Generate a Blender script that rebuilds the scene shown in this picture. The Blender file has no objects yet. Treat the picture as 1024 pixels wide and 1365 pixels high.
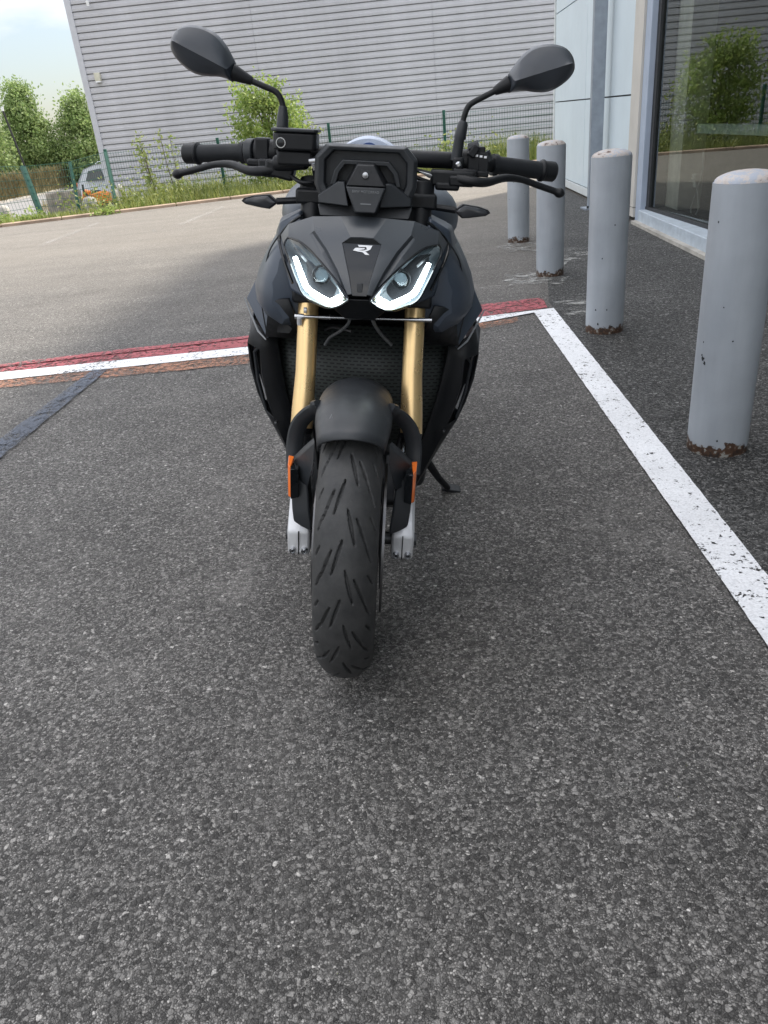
import bpy, bmesh, math, random
import numpy as np
from mathutils import Vector, Matrix, noise as mnoise
random.seed(7)
D = bpy.data
scn = bpy.context.scene
COL = scn.collection

# ------------------------------------------------------------------ camera
FPX, PITCH, ROLL, CAMH = 1020.0, math.radians(27.1), math.radians(5.6), 1.09
fw = np.array([0, math.cos(PITCH), -math.sin(PITCH)])
rt = np.array([1.0, 0, 0])
up0 = np.cross(rt, fw)
cr = math.cos(ROLL) * rt - math.sin(ROLL) * up0
cu = math.sin(ROLL) * rt + math.cos(ROLL) * up0
CO = np.array([0, 0, CAMH])
cam = D.cameras.new('camera')
cam.sensor_fit = 'VERTICAL'
cam.sensor_height = 36.0
cam.lens = FPX / 1365.0 * 36.0
cam.clip_start = 0.02
cam.clip_end = 2000
camo = D.objects.new('camera', cam)
COL.objects.link(camo)
camo.matrix_world = Matrix(((cr[0], cu[0], -fw[0], 0), (cr[1], cu[1], -fw[1], 0), (cr[2], cu[2], -fw[2], CAMH), (0, 0, 0, 1)))
scn.camera = camo

# ------------------------------------------------------------------ sky, sun, exposure
SUN_EL, SUN_AZ = math.radians(48), math.radians(48)
SUN_D = Vector((math.sin(SUN_AZ) * math.cos(SUN_EL), math.cos(SUN_AZ) * math.cos(SUN_EL), math.sin(SUN_EL)))
w = D.worlds.new('World')
scn.world = w
w.use_nodes = True
nt = w.node_tree
nt.nodes.clear()
wo = nt.nodes.new('ShaderNodeOutputWorld')
bg = nt.nodes.new('ShaderNodeBackground')
sky = nt.nodes.new('ShaderNodeTexSky')
sky.sky_type = 'NISHITA'
sky.sun_disc = False
sky.sun_elevation = SUN_EL
sky.sun_rotation = SUN_AZ
sky.air_density = 1.0
sky.dust_density = 0.7
tc = nt.nodes.new('ShaderNodeTexCoord')
mp = nt.nodes.new('ShaderNodeMapping')
mp.inputs['Scale'].default_value = (1.0, 1.0, 3.2)
mp.inputs['Location'].default_value = (5.5, 0.4, 2.2)
nz = nt.nodes.new('ShaderNodeTexNoise')
nz.inputs['Scale'].default_value = 2.3
nz.inputs['Detail'].default_value = 7
nz.inputs['Roughness'].default_value = 0.55
rm = nt.nodes.new('ShaderNodeValToRGB')
rm.color_ramp.elements[0].position = 0.40
rm.color_ramp.elements[0].color = (0.22, 0.22, 0.22, 1)
rm.color_ramp.elements[1].position = 0.62
rm.color_ramp.elements[1].color = (0.93, 0.93, 0.93, 1)
mx = nt.nodes.new('ShaderNodeMix')
mx.data_type = 'RGBA'
mx.inputs[7].default_value = (9.5, 9.2, 8.8, 1)
L_ = nt.links.new
L_(tc.outputs['Generated'], mp.inputs[0])
L_(mp.outputs[0], nz.inputs['Vector'])
L_(nz.outputs['Fac'], rm.inputs[0])
L_(rm.outputs['Color'], mx.inputs[0])
L_(sky.outputs['Color'], mx.inputs[6])
sxyz = nt.nodes.new('ShaderNodeSeparateXYZ'); L_(tc.outputs['Generated'], sxyz.inputs[0])
zr = nt.nodes.new('ShaderNodeValToRGB')
zr.color_ramp.elements[0].position = 0.0; zr.color_ramp.elements[0].color = (0.41, 0.41, 0.415, 1)
zr.color_ramp.elements[1].position = 0.75; zr.color_ramp.elements[1].color = (1.42, 1.41, 1.40, 1)
L_(sxyz.outputs['Z'], zr.inputs[0])
mg = nt.nodes.new('ShaderNodeMix'); mg.data_type = 'RGBA'; mg.blend_type = 'MULTIPLY'; mg.inputs[0].default_value = 1.0
L_(mx.outputs[2], mg.inputs[6]); L_(zr.outputs['Color'], mg.inputs[7]); L_(mg.outputs[2], bg.inputs['Color'])
bg.inputs['Strength'].default_value = 0.10
L_(bg.outputs[0], wo.inputs['Surface'])

sl = D.lights.new('sun', 'SUN')
sl.energy = 2.4
sl.angle = math.radians(4)
sl.color = (1.0, 0.93, 0.82)
so = D.objects.new('sun', sl)
COL.objects.link(so)
so.rotation_euler = SUN_D.to_track_quat('Z', 'Y').to_euler()

scn.view_settings.view_transform = 'Standard'
scn.view_settings.look = 'None'
scn.view_settings.gamma = 1.0
scn.view_settings.exposure = 1.38
scn.cycles.max_bounces = 8
scn.cycles.transparent_max_bounces = 16

# ------------------------------------------------------------------ pixel helpers
def ray(x, y):
    return (x - 512) * cr - (y - 682.5) * cu + FPX * fw
def G(x, y, z=0.0):                      # pixel -> point of the ground at height z
    d = ray(x, y); t = (z - CAMH) / d[2]; p = CO + t * d
    return Vector(p)
def PY(x, y, Y):                         # pixel -> point at world depth Y
    d = ray(x, y); t = Y / d[1]
    return Vector(CO + t * d)

# ------------------------------------------------------------------ materials
class NB:
    def __init__(s, name):
        s.m = D.materials.new(name); s.m.use_nodes = True
        s.t = s.m.node_tree; s.N = s.t.nodes; s.L = s.t.links
        s.b = s.N['Principled BSDF']; s.o = s.N['Material Output']
        s.co = s.N.new('ShaderNodeTexCoord')
    def n(s, typ, **kw):
        k = s.N.new(typ)
        for a, v in kw.items():
            if a in k.inputs.keys(): k.inputs[a].default_value = v
            else: setattr(k, a, v)
        return k
    def link(s, a, b): s.L.new(a, b)
    def noise(s, scale, detail=4, rough=0.55, vec=None, dist=0.0):
        k = s.n('ShaderNodeTexNoise'); k.inputs['Scale'].default_value = scale
        k.inputs['Detail'].default_value = detail; k.inputs['Roughness'].default_value = rough
        k.inputs['Distortion'].default_value = dist
        s.link(vec if vec else s.co.outputs['Object'], k.inputs['Vector']); return k.outputs['Fac']
    def vor(s, scale, feature='F1', vec=None, rnd=1.0):
        k = s.n('ShaderNodeTexVoronoi'); k.feature = feature
        k.inputs['Scale'].default_value = scale; k.inputs['Randomness'].default_value = rnd
        s.link(vec if vec else s.co.outputs['Object'], k.inputs['Vector']); return k
    def ramp(s, fac, stops, interp='LINEAR'):
        k = s.n('ShaderNodeValToRGB'); e = k.color_ramp; e.interpolation = interp
        while len(e.elements) < len(stops): e.elements.new(0.5)
        for i, (p, c) in enumerate(stops):
            e.elements[i].position = p
            if not isinstance(c, (tuple, list)): c = (c, c, c)
            e.elements[i].color = (c[0], c[1], c[2], 1)
        s.link(fac, k.inputs[0]); return k.outputs['Color']
    def mix(s, a, b, fac, mode='MIX'):
        k = s.n('ShaderNodeMix'); k.data_type = 'RGBA'; k.blend_type = mode; k.clamp_factor = True
        for v, i in ((fac, 0), (a, 6), (b, 7)):
            if hasattr(v, 'is_linked'): s.link(v, k.inputs[i])
            elif i == 0: k.inputs[0].default_value = v
            else:
                if not isinstance(v, (tuple, list)): v = (v, v, v)
                k.inputs[i].default_value = (v[0], v[1], v[2], 1)
        return k.outputs[2]
    def math(s, op, a, b=None):
        k = s.n('ShaderNodeMath'); k.operation = op
        for v, i in ((a, 0), (b, 1)):
            if v is None: continue
            if hasattr(v, 'is_linked'): s.link(v, k.inputs[i])
            else: k.inputs[i].default_value = v
        return k.outputs[0]
    def setc(s, v):
        if hasattr(v, 'is_linked'): s.link(v, s.b.inputs['Base Color'])
        else: s.b.inputs['Base Color'].default_value = (v[0], v[1], v[2], 1)
    def setr(s, v):
        if hasattr(v, 'is_linked'): s.link(v, s.b.inputs['Roughness'])
        else: s.b.inputs['Roughness'].default_value = v
    def bump(s, h, strength=0.4, dist=0.002):
        k = s.n('ShaderNodeBump'); k.inputs['Strength'].default_value = strength; k.inputs['Distance'].default_value = dist
        s.link(h, k.inputs['Height']); s.link(k.outputs[0], s.b.inputs['Normal'])
    def cut(s, alpha):                    # worn-away paint: real holes in the coat
        s.link(alpha, s.b.inputs['Alpha'])

def plain(name, col, rough=0.5, metal=0.0, var=0.12, bump=0.0, bscale=300, spec=0.5, coat=0.0, scale=9.0):
    n = NB(name)
    f = n.noise(scale, 5)
    lo = tuple(c * (1 - var) for c in col); hi = tuple(min(1, c * (1 + var)) for c in col)
    n.setc(n.ramp(f, [(0.3, lo), (0.7, hi)]))
    r = n.ramp(n.noise(scale * 3.1, 4), [(0.3, max(0.02, rough - 0.07)), (0.7, min(1, rough + 0.07))])
    n.setr(r)
    n.b.inputs['Metallic'].default_value = metal
    n.b.inputs['Specular IOR Level'].default_value = spec
    n.b.inputs['Coat Weight'].default_value = coat
    if bump: n.bump(n.noise(bscale, 3), bump, 0.001)
    return n.m

def asphalt(name, dark, mid, light, tint_far=0.0, cell=150.0, coarse=False):
    n = NB(name)
    o = n.co.outputs['Object']
    wob = n.n('ShaderNodeTexNoise'); wob.inputs['Scale'].default_value = 90; wob.inputs['Detail'].default_value = 2
    n.link(o, wob.inputs['Vector'])
    vadd = n.n('ShaderNodeVectorMath'); vadd.operation = 'SCALE'; vadd.inputs['Scale'].default_value = 0.006
    n.link(wob.outputs['Color'], vadd.inputs[0])
    va = n.n('ShaderNodeVectorMath'); va.operation = 'ADD'
    n.link(o, va.inputs[0]); n.link(vadd.outputs[0], va.inputs[1])
    v = va.outputs[0]
    v1 = n.vor(cell * 0.72, 'F1', v); e1 = n.vor(cell * 0.72, 'DISTANCE_TO_EDGE', v)
    v2 = n.vor(cell * 1.55, 'F1', v); e2 = n.vor(cell * 1.55, 'DISTANCE_TO_EDGE', v)
    sep = n.n('ShaderNodeSeparateColor'); n.link(v1.outputs['Color'], sep.inputs[0])
    sep2 = n.n('ShaderNodeSeparateColor'); n.link(v2.outputs['Color'], sep2.inputs[0])
    st = [(0.0, dark), (0.4, mid), (0.85, light), (0.975, tuple(c * 1.25 for c in light)), (0.997, tuple(min(0.8, c * 2.0) for c in light))]
    big_ = n.math('LESS_THAN', sep.outputs[1], 0.34)          # only some of the large stones surface
    def gapr(e, hi): return n.ramp(e.outputs['Distance'], [(0.0, 0.30), (hi, 1.0)])
    sa = n.mix(n.ramp(sep.outputs[0], st), gapr(e1, 0.13), 1.0, 'MULTIPLY')
    sb = n.mix(n.ramp(sep2.outputs[0], st), gapr(e2, 0.20), 0.9, 'MULTIPLY')
    base = n.mix(sb, sa, big_)
    bind = n.ramp(n.noise(95, 3, 0.6, vec=v), [(0.40, 1.0), (0.50, 0.0)])
    base = n.mix(base, tuple(c * 0.95 for c in dark), n.math('MULTIPLY', bind, 0.75))
    pits = n.ramp(n.noise(38, 4, 0.7, vec=v), [(0.30, 0.5), (0.44, 1.0)])
    base = n.mix(base, pits, 0.7, 'MULTIPLY')
    big = n.ramp(n.noise(0.7, 6, 0.6), [(0.3, 0.78), (0.7, 1.16)])
    base = n.mix(base, big, 0.8, 'MULTIPLY')
    med = n.ramp(n.noise(4.5, 5, 0.65, dist=0.6), [(0.3, 0.84), (0.7, 1.14)])
    base = n.mix(base, med, 0.8, 'MULTIPLY')
    dust = n.ramp(n.noise(1.7, 6, 0.7, dist=1.0), [(0.52, 0.0), (0.72, 0.35)])
    base = n.mix(base, tuple(c * 1.05 for c in light), n.mix(dust, n.ramp(n.noise(26, 4, 0.7), [(0.4, 0.0), (0.6, 1.0)]), 1.0, 'MULTIPLY'))
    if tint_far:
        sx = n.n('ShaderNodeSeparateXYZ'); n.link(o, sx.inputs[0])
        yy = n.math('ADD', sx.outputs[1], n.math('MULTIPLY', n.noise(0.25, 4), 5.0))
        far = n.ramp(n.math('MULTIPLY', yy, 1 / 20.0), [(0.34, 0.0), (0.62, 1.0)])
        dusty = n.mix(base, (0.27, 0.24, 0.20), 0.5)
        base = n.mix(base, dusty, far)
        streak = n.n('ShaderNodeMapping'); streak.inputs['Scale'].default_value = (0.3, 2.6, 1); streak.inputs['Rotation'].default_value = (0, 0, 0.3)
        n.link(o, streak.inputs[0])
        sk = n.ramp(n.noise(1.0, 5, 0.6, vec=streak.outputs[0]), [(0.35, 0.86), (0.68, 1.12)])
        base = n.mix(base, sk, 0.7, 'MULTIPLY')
    n.setc(base)
    n.setr(n.ramp(sep.outputs[1], [(0.0, 0.55), (1.0, 0.9)]))
    n.b.inputs['Specular IOR Level'].default_value = 0.35
    h = n.math('ADD', n.math('MULTIPLY', n.ramp(e2.outputs['Distance'], [(0.0, 0.0), (0.25, 1.0)]), 0.5), n.math('ADD', n.math('MULTIPLY', sep2.outputs[2], 0.6), n.math('MULTIPLY', n.math('MULTIPLY', big_, n.ramp(e1.outputs['Distance'], [(0.0, 0.0), (0.25, 1.0)])), 0.7)))
    n.bump(h, 0.85, 0.0035)
    return n.m

def paint_worn(name, col, lo, hi, dirt=0.15, scale=55.0):
    n = NB(name)
    c = n.ramp(n.noise(3.0, 6, 0.65), [(0.3, tuple(k * (1 - dirt) for k in col)), (0.65, col)])
    c = n.mix(c, n.ramp(n.noise(160, 2), [(0.35, 0.78), (0.6, 1.05)]), 0.7, 'MULTIPLY')
    n.setc(c); n.setr(0.7)
    f = n.math('ADD', n.math('MULTIPLY', n.noise(scale, 4, 0.7), 0.75), n.math('MULTIPLY', n.noise(2.2, 3), 0.25))
    n.cut(n.ramp(f, [(lo, 0.0), (hi, 1.0)]))
    n.bump(n.noise(220, 2), 0.5, 0.002)
    return n.m

M = {}
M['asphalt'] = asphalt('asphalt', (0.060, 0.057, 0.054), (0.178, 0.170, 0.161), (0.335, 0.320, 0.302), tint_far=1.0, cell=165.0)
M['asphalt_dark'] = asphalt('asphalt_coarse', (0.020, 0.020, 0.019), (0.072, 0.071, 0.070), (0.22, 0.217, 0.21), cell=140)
M['road'] = plain('road', (0.2, 0.195, 0.19), 0.85, var=0.2, scale=1.5)
M['white_paint'] = paint_worn('white_paint', (0.82, 0.83, 0.85), 0.405, 0.43)
M['red_paint'] = paint_worn('red_paint', (0.40, 0.09, 0.105), 0.41, 0.52, 0.3, 40)
M['orange_paint'] = paint_worn('orange_paint', (0.42, 0.20, 0.12), 0.42, 0.60, 0.3, 40)
M['blue_paint'] = paint_worn('blue_paint', (0.09, 0.108, 0.145), 0.36, 0.57, 0.3, 40)
M['faded_white'] = paint_worn('faded_white', (0.55, 0.53, 0.50), 0.48, 0.72, 0.3, 30)
M['cement'] = paint_worn('cement_stain', (0.42, 0.42, 0.4), 0.46, 0.66, 0.3, 14)
M['kerb'] = plain('kerb_stone', (0.30, 0.22, 0.16), 0.9, var=0.35, scale=3.0, bump=0.4, bscale=60)
M['pale_kerb'] = plain('pale_kerb', (0.45, 0.42, 0.37), 0.9, var=0.2, scale=2)
M['soil'] = plain('soil', (0.15, 0.13, 0.07), 0.95, var=0.4, scale=1.8, bump=0.6, bscale=30)
M['dry_soil'] = plain('dry_bank', (0.22, 0.18, 0.09), 0.95, var=0.4, scale=1.2, bump=0.6, bscale=20)

def bollard_paint():
    n = NB('bollard_paint')
    o = n.co.outputs['Object']
    oi = n.n('ShaderNodeObjectInfo')
    va = n.n('ShaderNodeVectorMath'); va.operation = 'ADD'
    sc = n.n('ShaderNodeVectorMath'); sc.operation = 'SCALE'; sc.inputs['Scale'].default_value = 9.0
    n.link(oi.outputs['Location'], sc.inputs[0]); n.link(o, va.inputs[0]); n.link(sc.outputs[0], va.inputs[1])
    v = va.outputs[0]
    mp = n.n('ShaderNodeMapping'); mp.inputs['Scale'].default_value = (14, 14, 1.6); n.link(v, mp.inputs[0])
    c = n.ramp(n.noise(1.0, 5, vec=mp.outputs[0]), [(0.3, (0.31, 0.34, 0.375)), (0.7, (0.375, 0.405, 0.44))])
    c = n.mix(c, n.ramp(n.noise(5, 5, vec=v), [(0.3, 0.88), (0.7, 1.06)]), 1.0, 'MULTIPLY')
    sx = n.n('ShaderNodeSeparateXYZ'); n.link(o, sx.inputs[0])
    # rust band at the foot
    edge = n.math('ADD', sx.outputs[2], n.math('MULTIPLY', n.noise(14, 5, 0.75, vec=v), -0.135))
    foot = n.ramp(edge, [(-0.0, 1.0), (0.004, 0.0)])
    hi = n.math('SUBTRACT', edge, -0.045)
    foot = n.ramp(n.math('ADD', edge, 0.03), [(0.0, 1.0), (0.004, 0.0)])
    rust = n.ramp(n.noise(60, 4, vec=v), [(0.35, (0.025, 0.018, 0.015)), (0.56, (0.09, 0.045, 0.025)), (0.62, (0.26, 0.26, 0.24))])
    c = n.mix(c, rust, foot)
    # small chips
    vv = n.vor(20, 'F1', v)
    s2 = n.n('ShaderNodeSeparateColor'); n.link(vv.outputs['Color'], s2.inputs[0])
    rad = n.math('MULTIPLY', n.math('GREATER_THAN', s2.outputs[0], 0.86), n.math('MULTIPLY', s2.outputs[1], 0.12))
    chip = n.math('LESS_THAN', n.math('ADD', vv.outputs['Distance'], n.math('MULTIPLY', n.noise(220, 2, vec=v), 0.05)), n.math('ADD', rad, 0.015))
    c = n.mix(c, (0.04, 0.03, 0.03), chip)
    n.setc(c)
    n.setr(0.5)
    n.bump(n.math('ADD', n.math('MULTIPLY', chip, -1.0), n.noise(30, 3, vec=v)), 0.25, 0.003)
    return n.m
M['bollard'] = bollard_paint()
def bollard_cap():
    n = NB('peeling_cap_paint')
    f = n.math('ADD', n.math('MULTIPLY', n.noise(28, 5, 0.75), 0.7), n.math('MULTIPLY', n.noise(6, 3), 0.3))
    c = n.ramp(f, [(0.38, (0.10, 0.055, 0.04)), (0.42, (0.42, 0.38, 0.36)), (0.50, (0.50, 0.46, 0.43)), (0.53, (0.36, 0.39, 0.45)), (0.8, (0.42, 0.45, 0.5))])
    n.setc(c); n.setr(0.75); n.bump(f, 0.8, 0.004); return n.m
M['cap'] = bollard_cap()

def siding_mat():
    n = NB('grey_metal_siding')
    mp_ = n.n('ShaderNodeMapping'); mp_.inputs['Scale'].default_value = (2.2, 2.2, 0.12); n.link(n.co.outputs['Object'], mp_.inputs[0])
    a = n.ramp(n.noise(1.0, 6, 0.65, vec=mp_.outputs[0]), [(0.3, (0.44, 0.44, 0.465)), (0.7, (0.50, 0.50, 0.53))])
    a = n.mix(a, n.ramp(n.noise(0.35, 5), [(0.3, 0.9), (0.7, 1.06)]), 1.0, 'MULTIPLY')
    n.setc(a); n.setr(0.5); return n.m
M['siding'] = siding_mat()
M['siding_trim'] = plain('siding_trim', (0.50, 0.51, 0.55), 0.5, var=0.05)
M['panel'] = plain('pale_blue_cladding', (0.60, 0.69, 0.74), 0.45, var=0.04, scale=2.0)
M['joint'] = plain('panel_joint', (0.12, 0.13, 0.14), 0.8)
M['white_trim'] = plain('white_trim', (0.62, 0.65, 0.65), 0.5, var=0.08)
M['pier'] = plain('cream_pier', (0.52, 0.50, 0.46), 0.65, var=0.06, scale=4)
M['alu'] = plain('window_frame_metal', (0.36, 0.42, 0.52), 0.45, var=0.06, scale=5)
M['alu_pale'] = plain('pale_sill_metal', (0.44, 0.50, 0.56), 0.45, var=0.12, scale=14)
M['gasket'] = plain('black_gasket', (0.02, 0.022, 0.025), 0.6)
M['post_steel'] = plain('galvanised_post', (0.25, 0.285, 0.33), 0.5, var=0.14, scale=10)
M['inside'] = plain('interior_wall', (0.22, 0.22, 0.20), 0.9)
M['inside_floor'] = plain('interior_floor', (0.14, 0.12, 0.10), 0.4, var=0.2)
M['inside_pale'] = plain('interior_pale_wall', (0.75, 0.74, 0.68), 0.8)
M['rail'] = plain('interior_rail', (0.6, 0.72, 0.68), 0.4)
M['cable_white'] = plain('white_cable', (0.75, 0.75, 0.72), 0.5)
def glass():
    n = NB('shop_glass')
    n.N.remove(n.b)
    g = n.n('ShaderNodeBsdfGlossy'); g.inputs['Roughness'].default_value = 0.0; g.inputs['Color'].default_value = (0.9, 0.95, 0.93, 1)
    t = n.n('ShaderNodeBsdfTransparent'); t.inputs['Color'].default_value = (0.86, 0.91, 0.88, 1)
    f = n.n('ShaderNodeFresnel'); f.inputs['IOR'].default_value = 2.2
    m = n.n('ShaderNodeMixShader')
    n.link(f.outputs[0], m.inputs[0]); n.link(t.outputs[0], m.inputs[1]); n.link(g.outputs[0], m.inputs[2]); n.link(m.outputs[0], n.o.inputs['Surface'])
    return n.m
M['glass'] = glass()

def leafmat(name, a, b, trans=0.45):
    n = NB(name)
    oi = n.n('ShaderNodeNewGeometry')
    c = n.ramp(oi.outputs['Random Per Island'], [(0.0, a), (1.0, b)])
    c = n.mix(c, n.ramp(n.noise(0.9, 3), [(0.3, 0.65), (0.7, 1.25)]), 1.0, 'MULTIPLY')
    n.setc(c); n.setr(0.55)
    t = n.n('ShaderNodeBsdfTranslucent'); n.link(c, t.inputs['Color'])
    m = n.n('ShaderNodeMixShader'); m.inputs[0].default_value = trans
    n.link(n.b.outputs[0], m.inputs[1]); n.link(t.outputs[0], m.inputs[2]); n.link(m.outputs[0], n.o.inputs['Surface'])
    return n.m
M['leaf'] = leafmat('tree_leaves', (0.16, 0.25, 0.08), (0.38, 0.47, 0.19))
M['leaf_light'] = leafmat('bush_leaves', (0.16, 0.26, 0.05), (0.40, 0.48, 0.14))
M['leaf_sapling'] = leafmat('sapling_leaves', (0.16, 0.22, 0.06), (0.38, 0.42, 0.16))
M['grass'] = leafmat('grass_blades', (0.11, 0.17, 0.03), (0.36, 0.38, 0.12), 0.3)
M['dry_grass'] = leafmat('dry_grass', (0.13, 0.11, 0.04), (0.34, 0.28, 0.14), 0.3)
M['bark'] = plain('bark', (0.10, 0.08, 0.06), 0.9, var=0.3, scale=12, bump=0.6, bscale=60)
M['fence_green'] = plain('green_fence_paint', (0.012, 0.085, 0.06), 0.5, var=0.15)
M['concrete'] = plain('rough_concrete', (0.40, 0.38, 0.34), 0.9, var=0.3, scale=7, bump=0.6, bscale=40)
M['stained_concrete'] = plain('stained_concrete', (0.26, 0.23, 0.20), 0.9, var=0.55, scale=5, bump=0.8, bscale=20)
M['orange'] = plain('orange_machine_paint', (0.75, 0.24, 0.03), 0.45, var=0.2, scale=6)
M['carpaint'] = plain('silver_car_paint', (0.55, 0.58, 0.62), 0.3, var=0.03, coat=0.6)
M['car_glass'] = plain('car_glass', (0.03, 0.035, 0.04), 0.1)
M['black_trim'] = plain('black_trim', (0.02, 0.02, 0.02), 0.6)
M['lampbox'] = plain('lamp_box', (0.6, 0.58, 0.48), 0.6)

# motorcycle
M['mirror_shell'] = plain('mirror_shell_plastic', (0.030, 0.036, 0.046), 0.42, var=0.06, scale=20, spec=0.6)
M['matte'] = plain('matte_graphite_paint', (0.042, 0.055, 0.077), 0.38, var=0.06, scale=5, spec=0.55)
M['mask'] = plain('matte_mask_paint', (0.050, 0.057, 0.066), 0.33, var=0.05, scale=5, spec=0.7)
M['plastic'] = plain('black_plastic', (0.007, 0.008, 0.010), 0.48, spec=0.36, var=0.2, scale=30, bump=0.12, bscale=900)
M['plastic_grey'] = plain('dark_grey_plastic', (0.020, 0.023, 0.027), 0.46, spec=0.45, var=0.12, scale=20, bump=0.15, bscale=900)
M['gloss'] = plain('gloss_black', (0.010, 0.012, 0.014), 0.12, var=0.05)
M['fender'] = plain('fender_plastic', (0.022, 0.025, 0.029), 0.45, var=0.1, scale=16, bump=0.08, bscale=700)
M['hose'] = plain('braided_hose', (0.16, 0.17, 0.18), 0.4, metal=0.5, var=0.3, scale=200)
M['gold'] = plain('gold_anodised', (0.80, 0.57, 0.28), 0.32, metal=0.75, var=0.05, scale=14)
M['alloy'] = plain('cast_alloy', (0.66, 0.67, 0.69), 0.42, metal=0.5, var=0.08, scale=30, bump=0.2, bscale=250)
M['chrome'] = plain('polished_steel', (0.5, 0.51, 0.53), 0.25, metal=1.0, var=0.05)
M['darkmetal'] = plain('dark_metal', (0.05, 0.052, 0.055), 0.4, metal=0.6, var=0.2, scale=20)
M['disc'] = plain('brake_disc_steel', (0.16, 0.16, 0.165), 0.35, metal=0.9, var=0.1)
M['grip'] = plain('grip_rubber', (0.011, 0.013, 0.016), 0.6, spec=0.35, var=0.1, bump=0.3, bscale=500)
M['amber'] = plain('amber_reflector', (0.75, 0.16, 0.02), 0.2, var=0.1, coat=0.5)
M['smoke'] = plain('smoked_lens', (0.035, 0.037, 0.042), 0.12, var=0.1)
M['mark_white'] = plain('white_marking', (0.85, 0.86, 0.88), 0.5, var=0.02)
M['mark_grey'] = plain('grey_lettering', (0.22, 0.23, 0.24), 0.5, var=0.05)
M['blue_white'] = plain('pale_blue_white', (0.55, 0.62, 0.75), 0.3, var=0.05)
M['blue_deep'] = plain('blue_stripe', (0.05, 0.10, 0.30), 0.3, var=0.05)
M['seat'] = plain('seat_vinyl', (0.02, 0.02, 0.022), 0.6, bump=0.2)
def tyremat():
    n = NB('tyre_rubber')
    c = n.ramp(n.noise(30, 5, 0.7), [(0.3, (0.020, 0.021, 0.022)), (0.7, (0.044, 0.044, 0.044))])
    c = n.mix(c, (0.07, 0.07, 0.07), n.ramp(n.noise(260, 3, 0.7), [(0.62, 0.0), (0.8, 0.6)]))
    n.setc(c); n.setr(n.ramp(n.noise(12, 3), [(0.3, 0.5), (0.7, 0.72)]))
    n.bump(n.noise(420, 3, 0.7), 0.35, 0.001); return n.m
M['tyre'] = tyremat()
def radmat():
    n = NB('radiator_core')
    b = n.n('ShaderNodeTexBrick'); b.offset = 0.5
    b.inputs['Scale'].default_value = 1.0
    b.inputs['Brick Width'].default_value = 0.016; b.inputs['Row Height'].default_value = 0.0085
    b.inputs['Mortar Size'].default_value = 0.0028
    b.inputs['Color1'].default_value = (0.004, 0.005, 0.005, 1); b.inputs['Color2'].default_value = (0.008, 0.009, 0.01, 1)
    b.inputs['Mortar'].default_value = (0.035, 0.042, 0.04, 1)
    mp = n.n('ShaderNodeMapping'); mp.inputs['Rotation'].default_value = (math.radians(90), 0, 0)
    n.link(n.co.outputs['Object'], mp.inputs[0]); n.link(mp.outputs[0], b.inputs['Vector'])
    n.setc(b.outputs['Color']); n.setr(0.45); n.b.inputs['Metallic'].default_value = 0.3
    n.bump(b.outputs['Fac'], 0.8, 0.004); return n.m
M['radiator'] = radmat()
def lensmat():
    n = NB('headlight_lens'); n.N.remove(n.b)
    g = n.n('ShaderNodeBsdfGlossy'); g.inputs['Roughness'].default_value = 0.03
    t = n.n('ShaderNodeBsdfTransparent'); t.inputs['Color'].default_value = (0.93, 0.96, 0.98, 1)
    f = n.n('ShaderNodeFresnel'); f.inputs['IOR'].default_value = 1.28
    m = n.n('ShaderNodeMixShader')
    n.link(f.outputs[0], m.inputs[0]); n.link(t.outputs[0], m.inputs[1]); n.link(g.outputs[0], m.inputs[2]); n.link(m.outputs[0], n.o.inputs['Surface'])
    return n.m
M['lens'] = lensmat()
def emis(name, col, st):
    n = NB(name); n.setc(col)
    n.b.inputs['Emission Color'].default_value = (*col, 1); n.b.inputs['Emission Strength'].default_value = st
    return n.m
M['led'] = emis('daytime_led', (0.86, 0.97, 1.0), 12.0)
M['led_edge'] = emis('daytime_led_edge', (1.0, 0.93, 0.35), 0.9)
M['projector'] = plain('projector_core', (0.10, 0.12, 0.13), 0.2)
M['bowl'] = plain('headlight_bowl', (0.045, 0.055, 0.062), 0.4, metal=0.0)

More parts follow.
